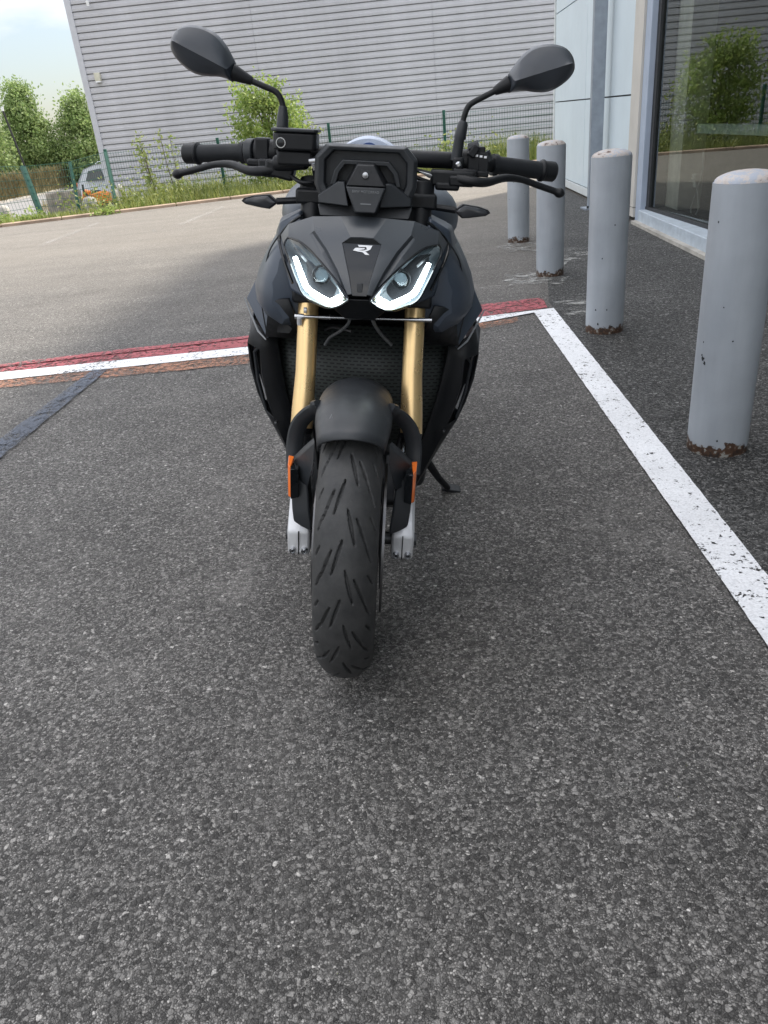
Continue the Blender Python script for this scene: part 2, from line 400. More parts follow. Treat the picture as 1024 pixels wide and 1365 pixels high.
# ------------------------------------------------------------------ mesh helpers
class MB:
    def __init__(s): s.v = []; s.f = []
    def add(s, vs, fs):
        b = len(s.v); s.v += [tuple(v) for v in vs]; s.f += [tuple(b + i for i in f) for f in fs]; return s
    def box(s, c, d, rot=None):
        hx, hy, hz = d[0] / 2, d[1] / 2, d[2] / 2
        vs = [Vector((x, y, z)) for x in (-hx, hx) for y in (-hy, hy) for z in (-hz, hz)]
        if rot is not None: vs = [rot @ v for v in vs]
        vs = [v + Vector(c) for v in vs]
        return s.add(vs, [(0, 1, 3, 2), (4, 6, 7, 5), (0, 4, 5, 1), (2, 3, 7, 6), (0, 2, 6, 4), (1, 5, 7, 3)])
    def tube(s, path, r, seg=12, cap=True, flat=None, upv=None):
        P = [Vector(p) for p in path]; n = len(P)
        R = list(r) if isinstance(r, (list, tuple)) else [r] * n
        T = []
        for i in range(n):
            a = P[max(0, i - 1)]; b = P[min(n - 1, i + 1)]; T.append((b - a).normalized())
        u = Vector(upv) if upv else (Vector((0, 0, 1)) if abs(T[0].z) < 0.9 else Vector((0, 1, 0)))
        vs = []
        for i in range(n):
            u = (u - T[i] * u.dot(T[i])).normalized(); q = T[i].cross(u)
            fl = 1.0 if flat is None else flat
            for k in range(seg):
                a = 2 * math.pi * k / seg
                vs.append(P[i] + (q * math.cos(a) + u * math.sin(a) * fl) * R[i])
        fs = []
        for i in range(n - 1):
            for k in range(seg):
                k2 = (k + 1) % seg
                fs.append((i * seg + k, i * seg + k2, (i + 1) * seg + k2, (i + 1) * seg + k))
        if cap:
            fs.append(tuple(range(seg - 1, -1, -1))); fs.append(tuple((n - 1) * seg + k for k in range(seg)))
        return s.add(vs, fs)
    def lathe(s, prof, c, axis='x', seg=32, closed=False):
        vs = []
        for (a, r) in prof:
            for k in range(seg):
                t = 2 * math.pi * k / seg; p, q = r * math.cos(t), r * math.sin(t)
                v = (a, p, q) if axis == 'x' else ((p, a, q) if axis == 'y' else (p, q, a))
                vs.append(Vector(v) + Vector(c))
        fs = []; m = len(prof)
        for i in range(m - 1 if not closed else m):
            j = (i + 1) % m
            for k in range(seg):
                k2 = (k + 1) % seg
                fs.append((i * seg + k, j * seg + k, j * seg + k2, i * seg + k2))
        if not closed:
            fs.append(tuple(range(seg))); fs.append(tuple((m - 1) * seg + k for k in range(seg - 1, -1, -1)))
        return s.add(vs, fs)
    def prism(s, front, back):            # two loops of equal length
        n = len(front)
        vs = list(front) + list(back)
        fs = [tuple(range(n)), tuple(range(2 * n - 1, n - 1, -1))]
        for i in range(n):
            j = (i + 1) % n; fs.append((i, i + n, j + n, j))
        return s.add(vs, fs)
    def loft(s, rings, cap=True):
        n = len(rings[0]); vs = [v for r in rings for v in r]; fs = []
        for i in range(len(rings) - 1):
            for k in range(n):
                k2 = (k + 1) % n; fs.append((i * n + k, i * n + k2, (i + 1) * n + k2, (i + 1) * n + k))
        if cap:
            fs.append(tuple(range(n - 1, -1, -1))); fs.append(tuple((len(rings) - 1) * n + k for k in range(n)))
        return s.add(vs, fs)
    def mirror(s):                        # adds the mirror image in x
        b = len(s.v); vs = [(-x, y, z) for (x, y, z) in s.v]; fs = [tuple(b + i for i in reversed(f)) for f in s.f]
        s.v += vs; s.f += fs; return s
    def flipx(s):
        s.v = [(-x, y, z) for (x, y, z) in s.v]; s.f = [tuple(reversed(f)) for f in s.f]; return s
    def build(s, name, mat, parent=None, smooth=35, bevel=0, subsurf=0, solid=0, fixn=True, soff=-1):
        me = D.meshes.new(name); me.from_pydata([tuple(v) for v in s.v], [], s.f)
        if fixn:
            bm = bmesh.new(); bm.from_mesh(me)
            bmesh.ops.recalc_face_normals(bm, faces=bm.faces); bm.to_mesh(me); bm.free()
        me.materials.append(mat if not isinstance(mat, str) else M[mat])
        if smooth:
            for p in me.polygons: p.use_smooth = True
            me.set_sharp_from_angle(angle=math.radians(smooth))
        o = D.objects.new(name, me); COL.objects.link(o)
        if parent: o.parent = parent
        if solid:
            k = o.modifiers.new('s', 'SOLIDIFY'); k.thickness = solid; k.offset = soff
        if bevel:
            k = o.modifiers.new('b', 'BEVEL'); k.width = bevel; k.segments = 2; k.limit_method = 'ANGLE'; k.angle_limit = math.radians(28); k.harden_normals = False
        if subsurf:
            k = o.modifiers.new('u', 'SUBSURF'); k.levels = subsurf; k.render_levels = subsurf
        return o

def tag(o, label=None, cat=None, group=None, kind=None):
    if label: o['label'] = label
    if cat: o['category'] = cat
    if group: o['group'] = group
    if kind: o['kind'] = kind
    return o
def empty(name, loc=(0, 0, 0)):
    o = D.objects.new(name, None); COL.objects.link(o); o.location = loc; o.empty_display_size = 0.1; return o
def catmull(pts, n=6):
    P = [Vector(p) for p in pts]; out = []
    for i in range(len(P) - 1):
        a = P[max(0, i - 1)]; b = P[i]; c = P[i + 1]; d = P[min(len(P) - 1, i + 2)]
        for k in range(n):
            t = k / n
            out.append(0.5 * ((2 * b) + (c - a) * t + (2 * a - 5 * b + 4 * c - d) * t * t + (3 * b - a - 3 * c + d) * t ** 3))
    out.append(P[-1]); return out
def lerp(a, b, t): return a + (b - a) * t
def copy_thing(o, parent=None):
    c = o.copy(); COL.objects.link(c); c.parent = parent
    for ch in list(o.children):
        d = copy_thing(ch, c); d.matrix_parent_inverse = ch.matrix_parent_inverse.copy()
    return c

# ================================================================== GROUND
KA, KB = Vector((-6.1, 14.32, 0)), Vector((-0.43, 16.05, 0))
kd = (KB - KA).normalized(); kn = Vector((-kd.y, kd.x, 0))
def kp(s, d, z=None):                     # along the kerb / beyond the kerb
    p = KA + kd * s + kn * d
    p.z = gz(d) if z is None else z
    return p
def gz(d):
    if d <= 0: return 0.0
    return -0.35 * min(1.0, d / 5.0) - 0.80 * min(1.0, max(0.0, d - 5.0) / 8.0)
def GT(px, py):                           # pixel -> point of the sloping ground
    z = 0.0
    for _ in range(40):
        p = G(px, py, z); z = 0.5 * z + 0.5 * gz((p - KA).dot(kn))
    return p
g = MB()
ss = [-400, -60, -20, -8, 0, 8, 20, 60, 400]; ds = [-400, -60, -20, 0, 2.5, 5, 9, 13, 20, 60, 500]
vs = [kp(s, d) for d in ds for s in ss]
ns = len(ss)
g.add(vs, [(j * ns + i, j * ns + i + 1, (j + 1) * ns + i + 1, (j + 1) * ns + i) for j in range(len(ds) - 1) for i in range(ns - 1)])
tag(g.build('ground', 'asphalt', smooth=0), kind='structure')

def sheet(name, pts, mat, z, label=None):
    m = MB(); m.add([Vector((p[0], p[1], z)) for p in pts], [tuple(range(len(pts)))])
    return tag(m.build(name, mat, smooth=0), kind='structure', label=label)
def rough(pts, amp, step=0.05, seed=1):  # hand-laid paint edges are never quite straight
    rnd = random.Random(seed); out = []
    for a, b in zip(pts, pts[1:] + pts[:1]):
        a = Vector((a[0], a[1], 0)); b = Vector((b[0], b[1], 0)); L = (b - a).length; n = max(1, int(L / step)); d = (b - a).normalized(); nn = Vector((-d.y, d.x, 0))
        for i in range(n): out.append(a + (b - a) * (i / n) + nn * (rnd.uniform(-amp, amp) if i else 0))
    return out
def ext(a, b, t): return a + (b - a) * t
# strip of coarser asphalt between the white edge line and the shop
oa, ob = G(738, 412), G(1024, 772)
ia, ib = G(712, 418), G(1024, 866)
WD = Vector((0.0798, 1.0, 0)).normalized(); WN = Vector((WD.y, -WD.x, 0))
def W(Y, off=0.0, z=0.0):                 # point of the shop wall plane
    p = Vector((2.70 + 0.0798 * (Y - 8.0), Y, z)) + WN * off; p.z = z; return p
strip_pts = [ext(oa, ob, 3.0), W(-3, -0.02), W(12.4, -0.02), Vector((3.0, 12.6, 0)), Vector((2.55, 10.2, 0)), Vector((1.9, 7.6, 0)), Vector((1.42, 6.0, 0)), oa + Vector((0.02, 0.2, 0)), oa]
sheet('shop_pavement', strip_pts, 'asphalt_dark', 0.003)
# painted markings
sheet('white_edge_line', rough([ia, oa, ext(oa, ob, 3.2), ext(ia, ib, 3.2)], .0011, .03), 'white_paint', 0.008)
hl = [G(0, 498), G(328, 464), G(640, 424), oa, ia, G(640, 431.5), G(328, 474), G(0, 508)]
hl = [ext(hl[1], hl[0], 3)] + hl[1:7] + [ext(hl[6], hl[7], 3)]
sheet('white_cross_line', rough(hl, .001, .06), 'white_paint', 0.007)
rp = [G(0, 487), G(160, 467), G(328, 449), G(640, 407), G(722, 398), G(730, 411), G(640, 423.4), G(328, 463.6), G(0, 497.6)]
rp = [ext(rp[1], rp[0], 5)] + rp[1:8] + [ext(rp[7], rp[8], 3)]
sheet('red_stripe', rough(rp, .007, .07), 'red_paint', 0.006)
op = [G(0, 508.5), G(328, 474.5), G(640, 432), G(690, 424), G(690, 430), G(640, 440), G(328, 486), G(0, 518)]
op = [ext(op[1], op[0], 3)] + op[1:7] + [ext(op[6], op[7], 3)]
sheet('orange_stripe', rough(op, .009, .08), 'orange_paint', 0.006)
bp = [G(124, 495), G(146, 493), G(0, 614), G(0, 588)]
bp = [bp[0], bp[1], ext(bp[1], bp[2], 1.8), ext(bp[0], bp[3], 1.8)]
sheet('blue_stripe', rough(bp, .003, .08), 'blue_paint', 0.009)
for i, q in enumerate([((52, 327), (56, 329), (134, 298), (131, 296)), ((235, 300), (240, 302), (300, 277), (297, 275)), ((640, 384), (640, 387), (712, 378), (712, 376))]):
    sheet('faded_line', [G(*p) for p in q], 'faded_white', 0.005)
random.seed(3)
for (cx, cy, rx, ry) in ((762, 404, 26, 3.5), (778, 416, 30, 7), (720, 372, 55, 8), (745, 340, 40, 12), (206, 308, 5, 1.4), (700, 330, 45, 7)):
    c = G(cx, cy); ex = G(cx + rx, cy) - c; ey = G(cx, cy - ry) - c
    pts = []
    for k in range(22):
        a = 2 * math.pi * k / 22; r = random.uniform(0.6, 1.1); pts.append(c + ex * math.cos(a) * r + ey * math.sin(a) * r)
    sheet('cement_stain', pts, 'cement', 0.0055)

# kerb, verge
k = MB()
for i in range(-6, 40):
    a, b = i * 1.0, i * 1.0 + 0.985
    j = 0.01 * math.sin(i * 3.1)
    k.loft([[kp(t, -0.06 + j, -0.05), kp(t, -0.055 + j, 0.045), kp(t, 0.06 + j, 0.055), kp(t, 0.06 + j, -0.05)] for t in (a, b)])
tag(k.build('kerb', 'kerb', smooth=0, bevel=0.008), kind='structure')
v_ = MB(); S2 = list(range(-30, 44, 2)); D2 = [0.06, 0.8, 2.5, 4.2, 5, 9, 13]
v_.add([kp(s, d) + Vector((0, 0, 0.02 + 0.02 * mnoise.noise(Vector((s, d, 0))))) for d in D2 for s in S2],
       [(j * len(S2) + i, j * len(S2) + i + 1, (j + 1) * len(S2) + i + 1, (j + 1) * len(S2) + i) for j in range(len(D2) - 1) for i in range(len(S2) - 1)])
tag(v_.build('verge_soil', 'soil', smooth=0), kind='structure')

# ================================================================== VEGETATION
def leaf_quad(m, p, size, d=None, thin=0.55):
    n = Vector((random.gauss(0, 1), random.gauss(0, 1), random.gauss(0, 1))).normalized()
    a = n.orthogonal().normalized(); 
    t = random.uniform(0, 6.28); b = n.cross(a); a2 = a * math.cos(t) + b * math.sin(t); b2 = n.cross(a2)
    s = size * random.uniform(0.6, 1.3)
    i = len(m.v)
    m.v += [tuple(p - a2 * s), tuple(p - b2 * s * thin + n * s * 0.15), tuple(p + a2 * s), tuple(p + b2 * s * thin + n * s * 0.15)]
    m.f.append((i, i + 1, i + 2, i + 3))
def blade(m, p, h, wd, lean=0.35):
    a = random.uniform(0, 6.28); dx, dy = math.cos(a), math.sin(a)
    l = random.uniform(0, lean) * h; i = len(m.v)
    px, py = -dy * wd, dx * wd
    m.v += [(p.x - px, p.y - py, p.z), (p.x + px, p.y + py, p.z), (p.x + dx * l * .4 + px * .7, p.y + dy * l * .4 + py * .7, p.z + h * .55),
            (p.x + dx * l * .4 - px * .7, p.y + dy * l * .4 - py * .7, p.z + h * .55), (p.x + dx * l, p.y + dy * l, p.z + h)]
    m.f += [(i, i + 1, i + 2, i + 3), (i + 3, i + 2, i + 4)]
def crown_leaves(center, rad, nclump, nleaf, size, seed, droop=0.0, shape=None, cr_=0.24):
    random.seed(seed); m = MB(); C = Vector(center); cl = []
    for _ in range(nclump):
        d = Vector((random.gauss(0, 1), random.gauss(0, 1), random.gauss(0, 1))).normalized()
        r = random.uniform(0.35, 1.0) ** 0.6
        k = Vector((d.x * rad[0] * r, d.y * rad[1] * r, d.z * rad[2] * r))
        if shape: k = shape(k)
        cl.append((C + k, random.uniform(0.6, 1.2)))
    for (c, s) in cl:
        for _ in range(nleaf):
            d = Vector((random.gauss(0, 1), random.gauss(0, 1), random.gauss(0, .8)))
            leaf_quad(m, c + d * s * cr_ * min(rad), size)
    return m, [c for c, _ in cl]
def tree(name, base, H, rad, seed, label, cat, group=None, mat='leaf', nclump=90, nleaf=70, size=0.13, trunk_r=0.16, shape=None, low=0.15, cr_=0.24):
    root = empty(name, base); tag(root, label, cat, group)
    cz = H - rad[2]
    m, cl = crown_leaves((0, 0, cz), rad, nclump, nleaf, size, seed, shape=shape, cr_=cr_)
    t = MB(); top = Vector((0.1 * rad[0], 0, cz + rad[2] * 0.4))
    t.tube(catmull([(0, 0, -0.1), (0.03 * H, 0.02, H * 0.25), (0.0, -0.02 * H, H * 0.5), top], 4), [lerp(trunk_r, trunk_r * 0.25, i / 12) for i in range(13)], 8)
    random.seed(seed + 5)
    for c in random.sample(cl, min(14, len(cl))):
        z0 = random.uniform(low, 0.8) * top.z; s = Vector((0.015 * H, 0, z0))
        mid = (s + c) / 2 + Vector((0, 0, 0.08 * H * random.random()))
        t.tube([s, mid, c], [trunk_r * 0.4, trunk_r * 0.22, trunk_r * 0.08], 5)
    t.build('trunk', 'bark', root, smooth=60)
    m.build('crown', mat, root, smooth=0, fixn=False)
    return root
def egg(k):
    f = 1 - 0.2 * max(0, k.z) ; f = max(.3, f)
    return Vector((k.x * f, k.y * f, k.z))
TG = 'tall leafy trees behind the fence'
for (px, ptop, Y, rr, sd, lab) in (
        (20, 97, 54, (1.85, 1.8, 4.0), 11, 'taller broad green tree left of the pointed one, behind the fence'),
        (96, 121, 55, (1.95, 1.9, 3.6), 12, 'egg shaped green tree standing nearest the corner of the grey metal building'),
        (-50, 110, 50, (2.0, 2.0, 3.4), 13, 'green tree cut off by the left edge of the picture'),
        (58, 190, 60, (1.9, 2.0, 1.9), 14, 'lower yellowish green tree between the two tall ones'),
        (126, 212, 60, (1.6, 2.0, 1.6), 15, 'low yellowish tree peeking out beside the building corner')):
    b = PY(px + (250 - ptop) * 0.24, 250, Y); H = PY(px, ptop, Y).z + 1.1; b.z = -1.15
    tree('leafy_tree', b, H, rr, sd, lab, 'tree', TG, shape=egg, nclump=230, nleaf=90, size=0.095, mat='leaf_light' if sd > 13 else 'leaf', cr_=0.2)

bb = PY(368, 240, 17.35); bb.z = -0.05
tree('bush', bb, 2.08, (0.74, 0.7, 1.0), 21, 'tall bright green bush against the fence behind the left handlebar mirror', 'bush', mat='leaf_light', nclump=120, nleaf=60, size=0.04, trunk_r=0.035, cr_=0.2)
sb = PY(427, 200, 17.6); sb.z = -0.05
def sapling(px, Y, h, seed, label, nst=3, spread=0.3, dens=26):
    random.seed(seed); b = PY(px, 240, Y); b.z = -0.06
    root = empty('sapling', b); tag(root, label, 'sapling', 'thin saplings along the fence')
    st = MB(); lv = MB()
    for i in range(nst):
        dx = random.uniform(-spread, spread); hh = h * random.uniform(0.7, 1.0)
        path = catmull([(dx * 0.2, 0, 0), (dx * 0.6, random.uniform(-.05, .05), hh * 0.4), (dx, random.uniform(-.1, .1), hh)], 8)
        st.tube(path, [lerp(0.014, 0.004, j / (len(path) - 1)) for j in range(len(path))], 5)
        for j, p in enumerate(path):
            if j < 3: continue
            for _ in range(dens // 3):
                q = p + Vector((random.gauss(0, .07), random.gauss(0, .07), random.gauss(0, .06))); leaf_quad(lv, q, 0.042)
    st.build('stem', 'bark', root, smooth=60); lv.build('foliage', 'leaf_sapling', root, smooth=0, fixn=False)
    return root
sapling(212, 16.9, 1.45, 31, 'taller spindly sapling in front of the metal siding, left of the handlebar grip', 3, 0.28, 22)
sapling(236, 17.3, 1.3, 33, 'second spindly sapling just right of the taller one', 2, 0.22, 20)
sapling(424, 17.4, 1.35, 34, 'thin sapling poking up beside the right of the bright bush', 2, 0.12, 20)
sapling(600, 17.3, 0.75, 35, 'small sapling against the fence behind the right handlebar', 2, 0.2, 16)

# grass and weeds on the verge
random.seed(41); gm = MB()
for _ in range(44000):
    s = random.uniform(-3.5, 20); d = abs(random.gauss(0.3, 2.2)) + 0.06
    if d > 6.5: continue
    p = kp(s, d); n_ = mnoise.noise(Vector((s * 0.7, d * 0.7, 3)))
    if random.random() > 0.62 + n_: continue
    x = p.x
    big = 1.0 + (1.1 if x > -4.4 else 0.0) * (0.5 + n_)
    if p.y > 17.6 and x > -4.6: big *= 2.3
    elif x > -4.4 and d > 0.7: big *= 1.7
    blade(gm, p + Vector((0, 0, 0.01)), random.uniform(0.05, 0.17) * big, 0.006 + 0.004 * random.random(), 0.7)
for _ in range(620):                      # broader weeds in clumps
    s = random.uniform(1, 14); d = random.uniform(0.3, 3.2); c = kp(s, d)
    if mnoise.noise(Vector((s * 0.6, d, 9))) < -0.05: continue
    for _ in range(26):
        leaf_quad(gm, c + Vector((random.gauss(0, .12), random.gauss(0, .12), abs(random.gauss(0.10, .24)))), 0.034)
tag(gm.build('verge_grass', 'grass', smooth=0, fixn=False), 'patchy green grass and weeds on the verge along the fence', 'grass', kind='stuff')
def tuft(px, py, r, h, seed, label):
    random.seed(seed); c = G(px, py, 0.0); m = MB()
    for _ in range(260):
        leaf_quad(m, Vector((random.gauss(0, r), random.gauss(0, r), abs(random.gauss(h * .3, h * .45)))), 0.032)
    o = empty('weed_clump', c); m.build('foliage', 'leaf_light', o, smooth=0, fixn=False)
    tag(o, label, 'weed', 'weed clumps growing over the kerb')
tuft(45, 296, 0.14, 0.18, 5, 'large bright weed clump overhanging the kerb at the left')
tuft(143, 286, 0.09, 0.12, 6, 'small weed clump on the kerb below the fence corner')
tuft(8, 298, 0.12, 0.14, 8, 'weed clump on the kerb at the very left edge')

# ================================================================== FAR LEFT: road, bank, blocks, car
rd = MB()
top_ = [GT(-160, 297), GT(-60, 284), GT(0, 273), GT(50, 262), GT(112, 248)]
bot_ = [GT(-160, 330), GT(-60, 310), GT(0, 300), GT(50, 291), GT(112, 282)]
rd.add([p + Vector((0, 0, 0.05)) for p in top_ + bot_], [(i, i + 1, i + 6, i + 5) for i in range(4)])
tag(rd.build('road', 'road', smooth=0), kind='structure')
kk = MB()
A = top_[1:]
for a, b in zip(A, A[1:]):
    kk.loft([[p + Vector((0, 0, -0.1)), p + Vector((0, 0, 0.15)), p + Vector((0, 0.22, 0.16)), p + Vector((0, 0.22, -0.1))] for p in (a, b)])
tag(kk.build('road_kerb', 'pale_kerb', smooth=0), kind='structure')
bk = MB(); r1 = [p + Vector((0, 0.23, 0.05)) for p in A]; r2 = [p + Vector((0.2, 4.5, 1.15)) for p in A]; r3 = [p + Vector((0.4, 9, 1.2)) for p in A]
bk.add(r1 + r2 + r3, [(i, i + 1, i + 5, i + 4) for i in range(3)] + [(4 + i, 5 + i, 9 + i, 8 + i) for i in range(3)])
tag(bk.build('bank', 'dry_soil', smooth=0), kind='structure')
random.seed(51); dg = MB()
for _ in range(9000):
    i = random.randint(0, 2); t = random.random(); u = random.random()
    p = lerp(lerp(r1[i], r1[i + 1], t), lerp(r2[i], r2[i + 1], t), u)
    blade(dg, p, random.uniform(0.18, 0.5), 0.016, 0.6)
for _ in range(900):
    p = GT(random.uniform(50, 112), random.uniform(276, 288)); blade(dg, p, random.uniform(0.15, 0.5), 0.008, 0.4)
tag(dg.build('dry_bank_grass', 'dry_grass', smooth=0, fixn=False), 'dry straw coloured grass covering the bank behind the road', 'dry grass', kind='stuff')

# low stained concrete block wall behind the mesh
def rounded_block(name, px0, px1, Y, ztop, depth, mat, label, cat, zb=-0.35, bev=0.05, group=None):
    a, b = PY(px0, 250, Y), PY(px1, 250, Y); wd = abs(b.x - a.x)
    m = MB(); m.box((0, 0, (ztop - zb) / 2), (wd, depth, ztop - zb))
    o = m.build(name, mat, smooth=40, bevel=bev); o.location = ((a.x + b.x) / 2, Y, zb); tag(o, label, cat, group); return o
rounded_block('concrete_wall', 60, 104, 20.5, 0.20, 0.3, 'stained_concrete', 'low stained concrete wall section seen through the green mesh', 'wall', bev=0.03)
def round_block(px, Y, r, ztop, label, mat='concrete'):
    b = PY(px, 255, Y); m = MB()
    zb = -0.25; h = ztop - zb
    m.lathe([(0, r), (h * 0.6, r * 0.95), (h * 0.85, r * 0.82), (h * 0.96, r * 0.55), (h, r * 0.15)], (0, 0, 0), 'z', 20)
    o = m.build('concrete_block', mat, smooth=50); o.location = (b.x, Y, zb)
    tag(o, label, 'concrete block', 'round topped concrete blocks by the fence corner')
round_block(116, 17.6, 0.17, 0.18, 'wide pale round topped concrete block in front of the orange machine')
round_block(152, 17.5, 0.08, 0.30, 'slim grey round topped concrete block at the foot of the fence corner post')
round_block(161, 18.9, 0.08, 0.30, 'slim cream round topped concrete block just right of the corner post')
round_block(-2, 17.4, 0.14, 0.18, 'pale concrete block cut off by the left edge of the picture')

def build_car():
    c = PY(112, 250, 32.0)
    root = empty('parked_car', (c.x + 1.98, 32.0, -1.13)); tag(root, 'silver white car half hidden behind the corner of the grey metal building', 'car')
    # side profile (x along the car, z); left end is the tail
    prof = [(-1.95, 0.35), (-1.98, 0.75), (-1.90, 1.05), (-1.62, 1.52), (-1.2, 1.64), (0.1, 1.64), (0.75, 1.12), (1.8, 0.98), (2.0, 0.72), (2.0, 0.32)]
    m = MB(); rings = []
    for (y, k) in ((-0.84, 0.0), (-0.88, 1.0), (0.88, 1.0), (0.84, 0.0)):
        rings.append([Vector((x * (0.985 if k == 0 else 1), y + (0.16 * (1 if y < 0 else -1) if z > 1.1 else 0), z)) for x, z in prof])
    m.loft(rings); m.build('body', 'carpaint', root, bevel=0.05)
    for wx in (-1.25, 1.25):
        for wy in (-0.84, 0.84):
            a = MB(); a.lathe([(-0.09, 0.2), (-0.1, 0.30), (-0.07, 0.335), (0.07, 0.335), (0.1, 0.30), (0.09, 0.2)], (wx, wy, 0.335), 'y', 24)
            wh = a.build('wheel', 'black_trim', root)
            r = MB(); r.lathe([(-0.105, 0.03), (-0.105, 0.2), (0.105, 0.2), (0.105, 0.03)], (wx, wy, 0.335), 'y', 12); r.build('rim', 'alloy', wh)
        ar = MB(); ar.lathe([(-0.895, 0.30), (-0.895, 0.43), (-0.80, 0.43), (-0.80, 0.30)], (wx, 0, 0.36), 'y', 24); ar.build('wheel_arch', 'black_trim', root)
    for poly in ([(-1.55, 1.12), (-1.42, 1.45), (-0.95, 1.5), (-0.85, 1.12)], [(-0.75, 1.12), (-0.78, 1.5), (0.05, 1.5), (0.5, 1.12)]):
        q = MB(); q.prism([(x, -0.90 + 0.16 * (z - 1.1) / 0.5 + 0.02, z) for x, z in poly], [(x, -0.82 + 0.16 * (z - 1.1) / 0.5, z) for x, z in poly]); q.build('window', 'car_glass', root)
    h = MB(); h.box((-1.97, 0, 0.5), (0.08, 1.6, 0.25)); h.build('bumper', 'black_trim', root, bevel=0.02)
    for sy in (-0.72, 0.72):
        h = MB(); h.box((-1.93, sy, 0.95), (0.06, 0.2, 0.3)); h.build('tail_light', 'amber', root, bevel=0.02)
    h = MB(); h.tube([(-1.1, -0.7, 1.66), (-1.0, -0.7, 1.72), (0.0, -0.7, 1.72), (0.1, -0.7, 1.66)], 0.02, 6).mirror(); h.build('roof_rail', 'alloy', root)
    root.rotation_euler = (0, 0, math.radians(-6))
build_car()
def build_machine():
    c = PY(131, 265, 21.5); root = empty('site_machine', (c.x + .05, 21.5, -0.42)); root.scale = (.82, .82, .86); tag(root, 'small orange site machine with black slots parked in front of the car', 'machine')
    m = MB(); m.prism([(-.3, -.25, .12), (.32, -.25, .12), (.30, -.25, .48), (.1, -.25, .58), (-.2, -.25, .52)], [(-.3, .35, .12), (.32, .35, .12), (.30, .35, .48), (.1, .35, .58), (-.2, .35, .52)]); m.build('body', 'orange', root, bevel=0.03)
    for x, z, ww in ((-.15, .3, .1), (.12, .3, .1), (-0.02, .18, .3)):
        q = MB(); q.box((x, -.262, z), (ww, .03, .07)); q.build('slot', 'black_trim', root)
    q = MB(); q.tube([(-.3, -.1, .45), (-.42, -.1, .6), (-.40, -.1, .8)], [.035, .03, .03], 8); q.build('handle', 'black_trim', root)
    q = MB(); q.box((-.42, .1, .48), (.2, .3, .32), Matrix.Rotation(.3, 3, 'Y')); q.build('hopper', 'orange', root, bevel=0.03)
    for x in (-.2, .24):
        a = MB(); a.lathe([(-.3, .05), (-.3, .13), (.3, .13), (.3, .05)], (x, 0.02, .13), 'y', 16); a.build('wheel', 'black_trim', root)
build_machine()
pl = MB(); a, b = PY(42, 246, 17.1), PY(4, 148, 17.1); b0 = PY(3, 142, 17.1); a0 = PY(60, 290, 17.1)
pl.tube([(0, 0, 0), b - a0], 0.020, 8); o = pl.build('thin_pole', 'black_trim'); o.location = a0; tag(o, 'thin leaning black pole with a white tip behind the thick green post', 'pole')
t = MB(); t.tube([b - a0 - Vector((0, 0, 0.0)), b0 - a0], 0.024, 8); t.build('tip', 'mark_white', o)

# ================================================================== METAL SIDING BUILDING
FD = Vector((1, -0.0798, 0)).normalized()
F0 = Vector((-7.07, 24.56, 0))
FNv = Vector((FD.y, -FD.x, 0))            # towards the camera
if FNv.y > 0: FNv = -FNv
def Fp(s, out, z): return F0 + FD * s + FNv * out + Vector((0, 0, z))
fb = empty('metal_building', F0); tag(fb, 'large grey industrial building clad in horizontal metal siding behind the fence', 'building')
def FL(s, out, z): return Fp(s, out, z) - F0
HB, LB = 7.4, 34.0
c = MB(); c.loft([[FL(0.05, 0, z), FL(LB, 0, z), FL(LB, -18, z), FL(0.05, -18, z)] for z in (-1.4, HB)]); c.build('wall', 'siding_trim', fb, smooth=0)
sd = MB(); per = 0.160; nr = int((HB + 0.5) / per); prof = []
for i in range(nr):
    z = -0.5 + i * per
    prof += [(z, 0.004), (z + 0.018, 0.006), (z + 0.022, 0.066), (z + 0.085, 0.066), (z + 0.096, 0.056), (z + 0.102, 0.056), (z + per - 0.004, 0.050)]
seg = [0.1 + i * 4.77 for i in range(8)]
for a, b in zip(seg, seg[1:]):
    i0 = len(sd.v)
    for (z, o_) in prof: sd.v += [tuple(FL(a + 0.006, o_ + 0.004, z)), tuple(FL(b - 0.002, o_ + 0.004, z))]
    for j in range(len(prof) - 1): sd.f.append((i0 + 2 * j, i0 + 2 * j + 1, i0 + 2 * j + 3, i0 + 2 * j + 2))
sd.build('siding', 'siding', fb, smooth=0, fixn=False)
q = MB(); q.loft([[FL(-0.03, 0.09, z), FL(0.13, 0.09, z), FL(0.13, -0.1, z), FL(-0.03, -0.1, z)] for z in (-1.4, HB + .02)]); q.build('corner_trim', 'siding_trim', fb, smooth=0)
q = MB(); q.loft([[FL(s, 0.1, HB - .1), FL(s, 0.1, HB + .15), FL(s, -0.3, HB + .15), FL(s, -0.3, HB - .1)] for s in (-0.1, LB)]); q.build('roof_edge', 'siding_trim', fb, smooth=0)
def on_fac(px, py): 
    d = ray(px, py); n_ = np.array(FNv); t = ((np.array(F0) - CO) @ n_) / (d @ n_); return Vector(CO + t * d)
p = on_fac(132, 103); lb = empty('wall_lamp', p); tag(lb, 'small cream lamp box on the siding near the building corner', 'wall lamp')
q = MB(); q.box((0, -0.12, 0), (0.15, 0.14, 0.2)); q.build('housing', 'lampbox', lb, bevel=0.01)
q = MB(); q.box((0, -0.13, -0.115), (0.13, 0.12, 0.03)); q.build('diffuser', 'mark_white', lb)
p = on_fac(120, 6); lb = empty('sensor', p); tag(lb, 'tiny white sensor on a bracket high on the siding', 'sensor')
q = MB(); q.tube([(0, -0.05, 0.06), (0, -0.18, 0.03)], 0.015, 8); q.build('bracket', 'mark_white', lb)
q = MB(); q.lathe([(-0.06, 0.03), (0.05, 0.05), (0.06, 0.02)], (0, -0.2, 0), 'z', 12); q.build('head', 'mark_white', lb)

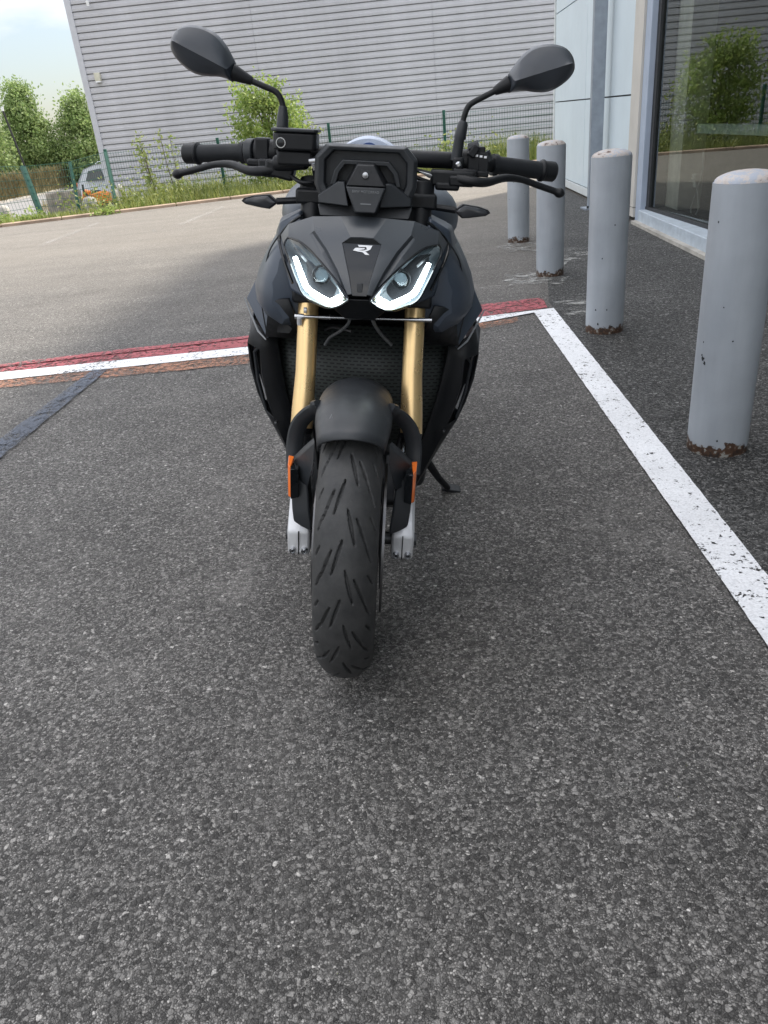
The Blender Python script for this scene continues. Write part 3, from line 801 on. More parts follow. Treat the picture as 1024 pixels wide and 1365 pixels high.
# ================================================================== FENCE
def panel(a, b, za, zb_, bottom, root):
    m = MB(); L = (b - a).length; d = (b - a) / L; n = int(L / 0.055)
    for i in range(n + 1):
        p = a + d * (L * i / n); zt = lerp(za, zb_, i / n); m.box((p.x, p.y, (zt + bottom) / 2), (0.005, 0.005, zt - bottom))
    rot = Matrix.Rotation(math.atan2(d.y, d.x), 3, 'Z')
    rows = 7
    for r in range(rows):
        f = r / (rows - 1); z1, z2 = lerp(bottom + .03, za - .03, f), lerp(bottom + .03, zb_ - .03, f)
        for off in (-0.01, 0.01):
            m.tube([Vector((a.x, a.y + off, z1)), Vector((b.x, b.y + off, z2))], 0.0034, 4, cap=False)
    return m.build('mesh_panel', 'fence_green', root, smooth=0, fixn=False)
fr = empty('mesh_fence', (-5.1, 18.0, -0.1)); tag(fr, 'green welded mesh fence running along the verge in front of the siding', 'fence')
org = Vector(fr.location)
posts = [(-5.09, 18.0, 0.99), (-2.72, 18.0, 1.0), (-0.37, 18.0, 1.07), (2.06, 18.0, 1.10), (4.5, 18.0, 1.12), (6.9, 18.0, 1.12), (9.3, 18.0, 1.12)]
for (x, y, z) in posts:
    m = MB(); m.box((x - org.x, y - org.y, (z + 0.04 - 0.25) / 2 - org.z), (0.06, 0.06, z + 0.04 + 0.25)); m.build('post', 'fence_green', fr, bevel=0.005)
for a, b in zip(posts, posts[1:]):
    panel(Vector((a[0], a[1] - 0.03, 0)) - org, Vector((b[0], b[1] - 0.03, 0)) - org, a[2] - 0.02 - org.z, b[2] - 0.02 - org.z, -0.12 - org.z, fr)
fl = empty('side_fence', (-5.3, 17.3, -0.1)); tag(fl, 'short run of green mesh fence left of the corner with a thick leaning post', 'fence')
org = Vector(fl.location)
lp = [(PY(140, 203, 17.6), PY(156, 277, 17.2), 0.045), (PY(93, 216, 17.3), PY(106, 282, 17.0), 0.05), (PY(30, 222, 17.1), PY(54, 284, 16.8), 0.085), (PY(-60, 222, 16.9), PY(-30, 300, 16.4), 0.05)]
for (t_, b_, r_) in lp:
    m = MB(); m.tube([b_ - org, t_ - org], r_ * 0.75, 4); m.build('post', 'fence_green', fl, smooth=0)
for (a, b) in zip(lp, lp[1:]):
    m = MB()
    for i in range(20):
        f = i / 19; p0 = lerp(a[1], b[1], f) - org; p1 = lerp(a[0], b[0], f) - org
        m.tube([p0 + Vector((0, -.05, 0)), p1 + Vector((0, -.05, 0))], 0.003, 4, cap=False)
    for r in range(8):
        f = r / 7; m.tube([lerp(a[1], a[0], f) - org + Vector((0, -.06, 0)), lerp(b[1], b[0], f) - org + Vector((0, -.06, 0))], 0.004, 4, cap=False)
    m.build('mesh_panel', 'fence_green', fl, smooth=0, fixn=False)
dk = MB()

# ================================================================== SHOP BUILDING (right)
sh = empty('shop_building', W(7.0)); tag(sh, 'shop building with pale blue cladding, cream pier and a large reflecting window', 'building')
S0 = Vector(sh.location)
def WL(Y, off, z): return W(Y, off, z) - S0
def wbox(m, Y0, Y1, o0, o1, z0, z1):
    return m.loft([[WL(Y0, o0, z), WL(Y1, o0, z), WL(Y1, o1, z), WL(Y0, o1, z)] for z in (z0, z1)])
gs = 0.055 * 11.5
HR = 7.0; YE = 12.5; YC = 8.05; YG = 7.45; YS = -4.0
# cladding panels with open joints over a dark backing
m = MB(); wbox(m, YC, YE - .02, 0.06, 0.3, 0.0, HR); m.build('wall', 'joint', sh, smooth=0)
zs = [0.12, 1.085, 2.165, 3.245, 4.325, 5.4, HR]
for z0, z1 in zip(zs, zs[1:]):
    for y0, y1 in ((YC, 10.3), (10.3, YE)):
        m = MB(); wbox(m, y0 + .006 * (y0 != YC), y1 - .006, 0.0, 0.055, z0 + .007, z1 - .007); m.build('cladding_panel', 'panel', sh, smooth=0)
m = MB(); wbox(m, YC, YE, -0.015, 0.055, 0.03, 0.115); m.build('base_trim', 'white_trim', sh, smooth=0)
m = MB(); wbox(m, YE + .002, YE + .05, -0.02, 0.3, 0.0, HR); m.build('corner_trim', 'white_trim', sh, smooth=0)
m = MB(); wbox(m, 7.74, YC - .004, -0.02, 0.35, 0.13, HR); m.build('pier', 'pier', sh, smooth=0)
m = MB(); wbox(m, 7.74, YC - .004, -0.018, 0.35, 0.04, 0.122); m.build('pier_base', 'pier', sh, smooth=0)
m = MB(); wbox(m, 7.56, 7.737, 0.0, 0.2, 0.0, HR); m.build('frame_post', 'alu', sh, smooth=0, bevel=.004)
m = MB(); wbox(m, 7.47, 7.557, 0.05, 0.2, 0.12, 3.4); m.build('gasket', 'gasket', sh, smooth=0)
m = MB(); m.loft([[WL(YS, -.02, z), WL(7.557, -.02, z), WL(7.557, .2, z), WL(YS, .8, z)] for z in (.02, .125)]); m.build('sill', 'alu_pale', sh, smooth=0, bevel=.006)
m = MB(); wbox(m, YS, 7.6, -0.07, -0.02, 0.0, 0.03); m.build('sill_base', 'concrete', sh, smooth=0)
m = MB(); m.loft([[WL(YS, .045 + gs, z), WL(7.557, .045, z), WL(7.557, .2, z), WL(YS, .2 + gs, z)] for z in (.125, .15)]); m.build('gasket', 'gasket', sh, smooth=0)
m = MB(); m.add([WL(YS, 0.07 + gs, 0.13), WL(7.5, 0.07, 0.13), WL(7.5, 0.07, 3.4), WL(YS, 0.07 + gs, 3.4)], [(0, 1, 2, 3)]); m.build('window', 'glass', sh, smooth=0)
m = MB(); wbox(m, YS, 7.735, 0.0, 0.3, 3.4, HR); m.build('wall', 'panel', sh, smooth=0)
m = MB(); wbox(m, YS, YE - .03, 0.31, 14, 6.6, 6.9); m.build('roof', 'joint', sh, smooth=0)
m = MB(); wbox(m, YE - .25, YE - .03, 0.31, 14, 0, 6.6); wbox(m, YS, YS + .2, 0.0, 14, 0, 6.6); wbox(m, YS + .21, YE - .26, 13.6, 14, 0, 6.6); m.build('wall', 'panel', sh, smooth=0)
m = MB(); wbox(m, YS + .21, YE - .26, 0.32, 13.5, 0.0, 0.10); m.build('interior_floor', 'inside_floor', sh, smooth=0)
m = MB(); wbox(m, YS + .21, YE - .26, 0.32, 13.5, 3.45, 3.6); m.build('interior_ceiling', 'inside', sh, smooth=0)
m = MB(); wbox(m, YS + .21, YE - .3, 5.0, 5.1, 0.11, 3.44); m.build('interior_wall', 'inside', sh, smooth=0)
m = MB(); wbox(m, 9.4, 9.5, 0.36, 4.9, 0.11, 3.44); m.build('interior_wall', 'inside', sh, smooth=0)
m = MB(); wbox(m, 7.12, 7.735, 0.205, 0.40, 0.15, 3.44); m.build('interior_column', 'inside_pale', sh, smooth=0)
m = MB(); m.loft([[WL(YS + .3, .24 + gs, z), WL(6.9, .24, z), WL(6.9, .3, z), WL(YS + .3, .3 + gs, z)] for z in (.76, .83)]); o = m.build('window_rail', 'rail', sh, smooth=0, bevel=.004)
cb = MB(); cpts = [WL(6.95, .33, .62), WL(6.85, .3, .45), WL(6.95, .3, .3), WL(7.05, .3, .15), WL(6.9, .28, .12), WL(6.8, .28, .2), WL(6.9, .28, .36), WL(7.1, .3, .4)]
cb.tube(catmull(cpts, 6), 0.006, 6); ob_ = cb.build('cable', 'cable_white'); ob_.location = S0; tag(ob_, 'loose white cable hanging behind the lower corner of the shop window', 'cable')
m = MB(); m.box((0, 0, 0), (0.07, 0.12, 0.07)); m.box((0, -0.03, -.03), (0.05, 0.05, 0.09)); o = m.build('junction_box', 'cable_white', bevel=.012); o.location = W(7.12, .34, .40); tag(o, 'small white junction box behind the window with the cable', 'junction box')
# steel post in front of the cladding
pc = W(8.95, -0.13, 0.0); po = empty('steel_post', pc); tag(po, 'tall grey steel post standing in front of the pale cladding', 'post')
m = MB(); R_ = Matrix.Rotation(-0.08, 3, 'Z')
m.box((0, 0, 3.4), (0.125, 0.012, 6.8), R_); m.box((0.056, .05, 3.4), (0.012, 0.09, 6.8), R_); m.box((-0.056, .05, 3.4), (0.012, 0.09, 6.8), R_)
m.build('column', 'post_steel', po, bevel=.002)
m = MB(); m.box((0, 0.03, 0.012), (0.24, 0.22, 0.016)); bp_ = m.build('base_plate', 'post_steel', po)
for x in (-.09, .09):
    q = MB(); q.lathe([(0.02, .012), (0.045, .012)], (x, -.05, 0), 'z', 6); q.build('bolt', 'darkmetal', bp_)

# ================================================================== BOLLARDS
def BP(px, py):
    p = G(px, py); return p + p.normalized() * 0.0955
def bollard(p, label, rz, lean=0.0, first=None):
    if first is None:
        root = empty('bollard', p)
        m = MB(); m.lathe([(z, .0955) for z in (-0.05, 0.0, 0.2, 0.5, 0.8, 0.838)], (0, 0, 0), 'z', 48); m.build('shaft', 'bollard', root, smooth=40)
        m = MB(); cp = [(0.8385, .092)] + [(0.8385 + 0.031 * math.sin(a), .093 * math.cos(a)) for a in np.linspace(0.0, 1.5, 8)]
        m.lathe(cp, (0, 0, 0), 'z', 48); m.build('cap', 'cap', root, smooth=50)
    else:
        root = copy_thing(first); root.location = p
    root.rotation_euler = (0, lean, rz)
    tag(root, label, 'bollard', 'row of painted steel bollards'); return root
b1 = bollard(BP(953, 611), 'nearest grey blue bollard, rusty at the foot and with a peeling top', 0.4)
bollard(BP(805, 447), 'second nearest grey blue bollard, in front of the steel post', 2.1, 0, b1)
bollard(BP(733, 370), 'third grey blue bollard, behind the end of the right handlebar grip', 3.9, 0, b1)
bollard(BP(691.5, 324), 'farthest grey blue bollard, standing in front of the fence and siding', 5.2, 0, b1)

def chip(root, px, py, r, seed):
    rnd = random.Random(seed); inv = Matrix.Rotation(-root.rotation_euler.z, 3, 'Z'); c = Vector(root.location)
    d = Vector(ray(px, py)); o = Vector(CO) - c; A = d.x ** 2 + d.y ** 2; B = 2 * (o.x * d.x + o.y * d.y); C_ = o.x ** 2 + o.y ** 2 - 0.0955 ** 2
    disc_ = B * B - 4 * A * C_
    if disc_ < 0: return
    t = (-B - math.sqrt(disc_)) / (2 * A); p = inv @ (o + d * t); a0 = math.atan2(p.y, p.x); m = MB()
    ring_ = []
    for k in range(12):
        a = 2 * math.pi * k / 12; q = r * rnd.uniform(.55, 1.2); aa = a0 + math.cos(a) * q / .0955; ring_.append((.0961 * math.cos(aa), .0961 * math.sin(aa), p.z + math.sin(a) * q * 1.3))
    m.prism(ring_, [(x * .99, y * .99, z) for x, y, z in ring_]); m.build('paint_chip', 'gasket', root, smooth=0)
near_, second_ = b1, [o for o in D.objects if o.name == 'bollard.001'][0]
for i, q in enumerate(((930, 276, .0035), (930, 284, .0035), (937, 478, .006), (939, 484, .005), (936, 473, .003), (938, 456, .002), (977, 455, .0025), (958, 296, .003), (934, 254, .003), (956, 588, .0035), (965, 410, .002))): chip(near_, *q, i)
for i, q in enumerate(((794, 413, .004), (809, 413, .004), (797, 432, .005), (820, 300, .003), (803, 345, .003))): chip(second_, *q, i + 30)

# ================================================================== MOTORCYCLE
bike = empty('motorcycle', (-0.114, 1.453, 0))
tag(bike, 'matte black naked motorcycle leaning on its side stand with headlights lit', 'motorcycle')
psi, phi = 0.065, 0.131
yb = Vector((math.sin(psi), math.cos(psi), 0)); x0 = Vector((math.cos(psi), -math.sin(psi), 0)); z0 = Vector((0, 0, 1))
zb = math.cos(phi) * z0 + math.sin(phi) * x0; xb = math.cos(phi) * x0 - math.sin(phi) * z0
bike.matrix_world = Matrix(((xb.x, yb.x, zb.x, -0.114), (xb.y, yb.y, zb.y, 1.453), (xb.z, yb.z, zb.z, 0.0), (0, 0, 0, 1)))
def both(fn):
    for s in (1, -1): fn(s)
def sx(pts, s): return [Vector((p[0] * s, p[1], p[2])) for p in pts]

# ---- wheels
def make_tyre(name, RO, Wd, cy, parent, na=900, nc=110, grooves=True):
    R_c = RO
    us = np.linspace(-1, 1, nc)
    # cross profile: crown then sidewall
    th = us * math.radians(97)
    X = Wd * np.sin(th) / math.sin(math.radians(90)); X = np.clip(X, -Wd, Wd)
    Rr = RO - (Wd * 0.98) * (1 - np.cos(th)) * 0.92
    A = np.linspace(0, 2 * math.pi, na, endpoint=False)
    S = A * RO
    dep = np.zeros((na, nc))
    lat = Wd * th                           # arc length across the crown
    if grooves:
        per = 2 * math.pi * RO / 17
        sh = []
        for k in range(17):
            b = k * per
            sh += [(b + 0.000, -0.006, b + 0.052, -0.021, .0019), (b + 0.018, -0.026, b + 0.062, -0.044, .0019), (b + 0.062, -0.047, b + 0.088, -0.060, .0018), (b + 0.008, -0.052, b + 0.026, -0.064, .0016),
                   (b + 0.055, 0.004, b + 0.107, 0.017, .0020), (b + 0.070, 0.022, b + 0.112, 0.041, .0019), (b + 0.010, 0.044, b + 0.036, 0.058, .0018), (b + 0.062, 0.050, b + 0.080, 0.064, .0016)]
        C = 2 * math.pi * RO
        LT = lat[None, :]; SS = S[:, None]
        for (s0, l0, s1, l1, wd) in [(a - .1 * (c - a), b - .1 * (d - b), c + .12 * (c - a), d + .12 * (d - b), e) for a, b, c, d, e in sh]:
            for off in (-C, 0, C):
                a0, a1 = s0 + off, s1 + off
                if a1 < -0.02 or a0 > C + 0.02: continue
                i0, i1 = max(0, int((a0 - .01) / C * na)), min(na, int((a1 + .01) / C * na) + 1)
                if i1 <= i0: continue
                sub = SS[i0:i1]; vx, vy = a1 - a0, l1 - l0; l2 = vx * vx + vy * vy
                t = np.clip(((sub - a0) * vx + (LT - l0) * vy) / l2, 0, 1)
                dd = np.hypot(sub - a0 - t * vx, LT - l0 - t * vy)
                ww = wd * 1.12 * (0.35 + 0.9 * np.sin(np.pi * np.clip(t * .9 + .08, 0, 1)))
                dep[i0:i1] = np.maximum(dep[i0:i1], 0.0060 * np.clip((ww - dd) / 0.0008 + 0.6, 0, 1))
    m = MB()
    nx = np.sin(th); nr = np.cos(th)
    XX = X[None, :] - dep * nx[None, :]; RR = Rr[None, :] - dep * nr[None, :]
    V = np.stack([XX, cy + RR * np.sin(A)[:, None] * -1, RO + RR * np.cos(A)[:, None]], -1).reshape(-1, 3)
    m.v = [tuple(v) for v in V.tolist()]
    f = []
    for i in range(na):
        j = (i + 1) % na
        for k in range(nc - 1): f.append((i * nc + k, i * nc + k + 1, j * nc + k + 1, j * nc + k))
    m.f = f
    return m.build(name, 'tyre', parent, smooth=60, fixn=True)
fwheel = MB().lathe([(-0.045, .2185), (-0.05, .232), (-0.042, .232), (-0.030, .205), (0.030, .205), (0.042, .232), (0.05, .232), (0.045, .2185), (.03, .195), (-.03, .195)], (0, 0, .30), 'x', 64, closed=True).build('front_wheel', 'plastic', bike)
make_tyre('tyre', 0.30, 0.060, 0.0, fwheel)
sp = MB(); 
for k in range(5):
    a = 2 * math.pi * k / 5 + .3
    for da in (-.13, .13):
        sp.tube([(0.0, .035 * math.sin(a), .30 + .035 * math.cos(a)), (0, .2 * math.sin(a + da), .30 + .2 * math.cos(a + da))], [.014, .010], 8)
sp.lathe([(-.06, .02), (-.06, .04), (.06, .04), (.06, .02)], (0, 0, .3), 'x', 24)
sp.build('spoke', 'darkmetal', fwheel)
for s in (1, -1):
    d = MB().lathe([(s * .066, .115), (s * .066, .16), (s * .071, .16), (s * .071, .115)], (0, 0, .3), 'x', 64, closed=True)
    d.build('brake_disc', 'disc', bike)
    d = MB().lathe([(s * .060, .03), (s * .064, .118), (s * .068, .118), (s * .070, .03)], (0, 0, .3), 'x', 5, closed=True); d.build('disc_carrier', 'darkmetal', bike)
    c = MB(); R_ = Matrix.Rotation(math.radians(-35), 3, 'X')
    c.box((s * .085, .115, .385), (.055, .055, .12), R_); c.build('brake_caliper', 'darkmetal', bike, bevel=.01)
rw = MB().lathe([(-.08, .2185), (-.085, .235), (-.07, .235), (-.05, .205), (.05, .205), (.07, .235), (.085, .235), (.08, .2185), (.05, .19), (-.05, .19)], (0, 1.44, .31), 'x', 48, closed=True).build('rear_wheel', 'plastic', bike)
make_tyre('tyre', 0.31, 0.092, 1.44, rw, 160, 30, False)
sp = MB()
for k in range(5):
    a = 2 * math.pi * k / 5; sp.tube([(0, 1.44 + .03 * math.sin(a), .31 + .03 * math.cos(a)), (0, 1.44 + .2 * math.sin(a), .31 + .2 * math.cos(a))], [.03, .016], 8)
sp.lathe([(-.09, .02), (-.09, .05), (.09, .05), (.09, .02)], (0, 1.44, .31), 'x', 24); sp.build('spoke', 'darkmetal', rw)

# ---- forks
def fy(z): return .09 + .4 * (z - .51)
for s in (1, -1):
    fk = MB(); fk.tube([(s * .1125, fy(.84), .84), (s * .1125, fy(.75), .75), (s * .113, fy(.62), .62), (s * .116, fy(.545), .545), (s * .1175, fy(.507), .507)], [.0215, .0215, .0215, .0235, .0235], 32)
    f = fk.build('fork_tube', 'gold', bike)
    q = MB(); q.tube([(s * .1175, fy(.508), .508), (s * .1175, fy(.498), .498)], [.0245, .0225], 32); q.build('dust_seal', 'plastic', f)
    q = MB(); q.tube([(s * .1165, fy(.50), .50), (s * .114, fy(.42), .42)], .0195, 24); q.build('slider', 'chrome', bike)
    # cast foot with two pinch bolts
    q = MB()
    prof = [[(.089, .030, .44), (.128, .020, .44), (.130, .075, .44), (.089, .085, .44)], [(.088, .0, .38), (.132, -.004, .38), (.134, .06, .38), (.088, .065, .38)],
            [(.086, -.038, .325), (.134, -.038, .325), (.134, .04, .325), (.086, .04, .325)], [(.086, -.042, .272), (.133, -.042, .272), (.133, .035, .272), (.086, .035, .272)]]
    q.loft([sx(r, s) for r in prof]); ft = q.build('axle_clamp', 'alloy', bike, bevel=.006)
    q = MB(); q.box((s * .1095, -.0405, .300), (.0022, .004, .054)); q.build('clamp_slot', 'plastic', ft)
    for dx in (-.0125, .0125):
        q = MB(); q.lathe([(-.048, .0028), (-.046, .0050), (-.0485, .0065), (-.0405, .0072)], (s * .1095 + dx, 0, .284), 'y', 16); q.build('bolt', 'chrome', ft)
        q = MB(); q.lathe([(-.0487, .0008), (-.0487, .0036), (-.045, .0036)], (s * .1095 + dx, 0, .284), 'y', 6); q.build('bolt_socket', 'gasket', ft)
q = MB(); q.tube([(-.14, 0, .3), (.14, 0, .3)], .014, 16); q.build('axle', 'darkmetal', bike)
# triple clamps
for z, n_ in ((.955, 'top_clamp'), (.77, 'lower_clamp')):
    q = MB(); q.prism([(-.145, fy(z) - .03, z - .015), (.145, fy(z) - .03, z - .015), (.145, fy(z) + .035, z - .015), (.05, fy(z) + .08, z - .015), (-.05, fy(z) + .08, z - .015), (-.145, fy(z) + .035, z - .015)],
                     [(-.145, fy(z) - .03, z + .015), (.145, fy(z) - .03, z + .015), (.145, fy(z) + .035, z + .015), (.05, fy(z) + .08, z + .015), (-.05, fy(z) + .08, z + .015), (-.145, fy(z) + .035, z + .015)])
    q.build(n_, 'plastic', bike, bevel=.006)

# ---- front fender
fm = MB(); RF = .338; rings = []
angs = [math.radians(a) for a in np.linspace(-27, 62, 26)]
lat_ = np.linspace(-1, 1, 25)
for ia_, a in enumerate(angs):
    e = 1.0
    fr_ = (math.degrees(a) + 27)
    wv = .075 if fr_ > 16 else .075 * (0.84 + .16 * fr_ / 16.0)
    row = []
    for u in lat_:
        t = u * math.radians(88)
        x = wv * math.sin(t); rr = RF - .052 * (1 - math.cos(t)) - (0.010 if abs(u) > .95 else 0)
        aa = a - math.radians(3.0) * (1 - u * u) * (1 - ia_ / 25)
        row.append((x, rr * math.sin(aa), .30 + rr * math.cos(aa)))
    rings.append(row)
nC = len(lat_)
fm.add([v for r in rings for v in r], [(i * nC + k, i * nC + k + 1, (i + 1) * nC + k + 1, (i + 1) * nC + k) for i in range(len(rings) - 1) for k in range(nC - 1)])
fend = fm.build('front_fender', 'fender', bike, smooth=80, solid=.004, bevel=0)
q = MB(); q.tube([(-.040, -.128, .6145), (-.037, -.122, .6205), (-.036, -.124, .6140)], .0006, 5); q.build('scratch', 'mark_grey', fend)
for s in (1, -1):
    # outer arch, inner brace and the guard plate over the fork foot
    q = MB(); q.tube(sx(catmull([(.062, -.02, .596), (.088, .0, .578), (.112, .01, .548), (.122, .012, .505), (.121, .0, .455)], 5), s), [.012] * 3 + [.0088] * 18, 12, flat=2.0, upv=(s, 0, .3))
    q.build('fender_arm', 'fender', fend)
    pf = [(.071, -.088, .552), (.094, -.058, .520), (.119, -.030, .484), (.123, -.036, .450), (.087, -.058, .440), (.080, -.080, .475), (.073, -.100, .510)]
    q = MB(); q.prism(sx(pf, s), sx([(x + .004, y + .022, z) for x, y, z in pf], s)); q.build('fender_brace', 'fender', fend, bevel=.003)
    q = MB()
    q.loft([sx(r, s) for r in ([(.093, -.045, .485), (.124, -.035, .485), (.125, .03, .485), (.1, .03, .485)],
                               [(.088, -.055, .44), (.1235, -.045, .44), (.125, .03, .44), (.092, .03, .44)],
                               [(.084, -.066, .39), (.1205, -.057, .39), (.122, .02, .39), (.088, .02, .39)],
                               [(.080, -.066, .36), (.1175, -.058, .36), (.118, .01, .36), (.086, .01, .36)],
                               [(.080, -.062, .340), (.1, -.058, .348), (.1, .005, .348), (.084, .005, .34)])])
    gd = q.build('fork_guard', 'fender', fend, bevel=.004)
    q = MB(); q.prism(sx([(.127, -.062, .490), (.121, -.070, .486), (.121, -.070, .420), (.1275, -.062, .420)], s), sx([(.130, -.025, .494), (.118, -.03, .494), (.118, -.03, .415), (.130, -.025, .416)], s)); q.build('side_reflector', 'amber', bike, bevel=.0015)
    q = MB(); q.prism(sx([(.121, -.072, .484), (.106, -.068, .482), (.106, -.062, .418), (.121, -.072, .418)], s), sx([(.121, -.04, .484), (.106, -.04, .482), (.106, -.04, .418), (.121, -.04, .418)], s)); q.build('reflector_backing', 'gloss', gd, bevel=.001)

# ---- radiator and engine
q = MB(); nx_ = 17; rows = []
for z in (.385, .52, .675):
    rows.append([(x, .345 + .9 * x * x, z) for x in np.linspace(-.20, .20, nx_)])
q.add([v for r in rows for v in r], [(j * nx_ + i, j * nx_ + i + 1, (j + 1) * nx_ + i + 1, (j + 1) * nx_ + i) for j in range(2) for i in range(nx_ - 1)])
q.build('radiator', 'radiator', bike, smooth=60, solid=.02, soff=1, fixn=False)
q = MB(); q.prism([(-.215, .39, .66), (.215, .39, .66), (.22, .37, .75), (.12, .30, .80), (-.12, .30, .80), (-.22, .37, .75)], [(-.20, .46, .66), (.20, .46, .66), (.2, .46, .75), (.12, .46, .80), (-.12, .46, .80), (-.2, .46, .75)])
q.build('radiator_shroud', 'plastic', bike, bevel=.01)
for s in (1, -1):
    q = MB(); q.lathe([(.355, .0035), (.359, .0075), (.366, .0075)], (s * .185, 0, .672), 'y', 12); q.build('shroud_bolt', 'chrome', bike)
    q = MB(); q.lathe([(.330, .002), (.334, .0045), (.34, .0045)], (s * .205, 0, .60), 'y', 12); q.build('cowl_bolt', 'chrome', bike)
q = MB()
q.loft([[(-.17, .42, .22), (.17, .42, .22), (.19, .42, .40), (.17, .44, .62), (-.17, .44, .62), (-.19, .42, .40)],
        [(-.19, .7, .20), (.19, .7, .20), (.21, .7, .40), (.17, .7, .66), (-.17, .7, .66), (-.21, .7, .40)],
        [(-.13, .98, .24), (.13, .98, .24), (.15, .98, .40), (.10, .96, .60), (-.10, .96, .60), (-.15, .98, .40)]])
eng = q.build('engine', 'darkmetal', bike, bevel=.02)
for s in (1, -1):
    q = MB(); q.lathe([(s * .19, .10), (s * .225, .095), (s * .235, .07), (s * .237, .01)], (0, .72, .36), 'x', 32); q.build('engine_cover', 'darkmetal', eng)
q = MB(); q.loft([[(-.11, .40, .22), (.11, .40, .22), (.10, .40, .30), (-.10, .40, .30)], [(-.16, .55, .17), (.16, .55, .17), (.17, .55, .30), (-.17, .55, .30)], [(-.13, .95, .18), (.13, .95, .18), (.14, .95, .3), (-.14, .95, .3)]]); q.build('belly_pan', 'plastic', bike, bevel=.01)
for s in (1, -1):
    q = MB(); q.tube(catmull([(s * .06, .30, .82), (s * .14, .48, .78), (s * .17, .72, .70), (s * .12, .98, .50)], 5), .028, 10, flat=1.4); q.build('frame_spar', 'darkmetal', bike)
    q = MB(); q.tube([(s * .12, .98, .42), (s * .13, 1.2, .37), (s * .12, 1.44, .31)], [.035, .03, .028], 10, flat=1.3); q.build('swingarm', 'darkmetal', bike)
q = MB(); q.tube(catmull([(-.15, .95, .3), (-.2, 1.15, .33), (-.22, 1.25, .38), (-.23, 1.5, .46)], 4), [.03] * 5 + [.05] * 8, 16); q.build('exhaust', 'darkmetal', bike)

# ---- side cowls
for s in (1, -1):
    # lower cowl: front return, crest and long outer flank
    q = MB()
    zz = [.668, .62, .56, .50, .45, .38, .31, .24]
    inn = [(.203, .335), (.200, .330), (.192, .332), (.182, .335), (.170, .338), (.152, .342), (.132, .348), (.112, .36)]
    crest = [(.232, .300), (.236, .292), (.232, .294), (.222, .300), (.210, .305), (.186, .318), (.160, .33), (.132, .345)]
    outr = [(.262, .345), (.273, .335), (.268, .336), (.254, .338), (.236, .340), (.202, .345), (.172, .352), (.142, .362)]
    back = [(.27, .60), (.282, .60), (.278, .60), (.266, .60), (.25, .60), (.22, .60), (.20, .60), (.18, .60)]
    cols = []
    for i, z in enumerate(zz):
        cols.append([(inn[i][0] * s, inn[i][1] + .05, z), (inn[i][0] * s, inn[i][1], z), (crest[i][0] * s, crest[i][1], z - .004), (outr[i][0] * s, outr[i][1], z), (lerp(outr[i][0], back[i][0], .45) * s + .006 * s, .45, z + .004), (back[i][0] * s, back[i][1], z + .03 * (1 - i / 7))])
    nn = 6; fs = []
    for i in range(len(zz) - 1):
        for k in range(nn - 1):
            if k == 2 and i in (1, 2, 3): continue          # air slot behind the crest
            fs.append((i * nn + k, i * nn + k + 1, (i + 1) * nn + k + 1, (i + 1) * nn + k))
    q.add([v for r in cols for v in r], fs)
    cw = q.build('side_cowl', 'plastic', bike, smooth=30, solid=.006, bevel=.0)
    # slot lining and lip
    q = MB(); q.tube(sx([(.243, .318, .616), (.256, .330, .60), (.250, .330, .53), (.232, .325, .462)], s), [.004, .004, .004, .003], 6); q.build('slot_lip', 'plastic_grey', cw)
    q = MB(); q.prism(sx([(.237, .36, .62), (.262, .38, .60), (.25, .38, .50), (.222, .36, .46)], s), sx([(.237, .37, .62), (.262, .39, .60), (.25, .39, .50), (.222, .37, .46)], s)); q.build('slot_backing', 'gasket', cw)
    q = MB(); q.prism(sx([(.247, .349, .535), (.250, .349, .54), (.236, .349, .475), (.231, .349, .48)], s), sx([(.247, .356, .535), (.250, .356, .54), (.236, .356, .475), (.231, .356, .48)], s)); q.build('slot_bracket', 'alloy', cw)
    # outer blade standing off the cowl
    q = MB(); q.prism(sx([(.262, .38, .69), (.281, .42, .66), (.283, .43, .60), (.262, .40, .52), (.232, .37, .45), (.236, .37, .47), (.262, .38, .56), (.270, .38, .62)], s),
                      sx([(.268, .62, .67), (.283, .62, .65), (.285, .62, .61), (.275, .60, .54), (.240, .55, .46), (.238, .55, .48), (.262, .6, .56), (.272, .6, .64)], s)); q.build('cowl_blade', 'matte', bike, bevel=.004)
    # winglet (upper angular cover)
    q = MB(); q.add(sx([(.272, .34, .722), (.268, .345, .712), (.214, .262, .652), (.200, .275, .69), (.195, .30, .76), (.245, .36, .775), (.280, .60, .685), (.275, .60, .63), (.235, .34, .655)], s),
                    [(0, 5, 4, 3, 2), (0, 2, 1), (0, 1, 7, 6), (0, 6, 5), (1, 2, 8, 7)]); q.build('winglet', 'matte', bike, smooth=25, solid=.004, bevel=.002)
    q = MB(); q.tube(sx([(.277, .345, .722), (.262, .325, .695), (.238, .285, .662), (.216, .258, .650)], s), [.0016, .0024, .0024, .0016], 6); q.build('winglet_edge', 'mark_grey', bike)
    # tank shroud: rounded shoulder beside the headlight
    q = MB(); rg = []
    for (y, k) in ((.175, .55), (.22, .82), (.30, .97), (.42, 1.05), (.60, 1.0)):
        rg.append([(s * lerp(.07, .135, k), y, .895 + .03 * k), (s * (.10 + .075 * k), y, .885 + .025 * k), (s * (.115 + .100 * k), y, .845), (s * (.115 + .130 * k), y, .79), (s * (.115 + .145 * k), y, .735), (s * (.11 + .10 * k), y, .69), (s * .10, y, .69)])
    q.loft(rg); q.build('tank_shroud', 'matte', bike, smooth=50, subsurf=1)
    q = MB(); q.add(sx([(.150, .165, .765), (.195, .20, .752), (.215, .262, .66), (.150, .24, .665), (.13, .19, .70)], s), [(0, 1, 2, 3, 4)]); q.build('intake_panel', 'plastic', bike, solid=.006)

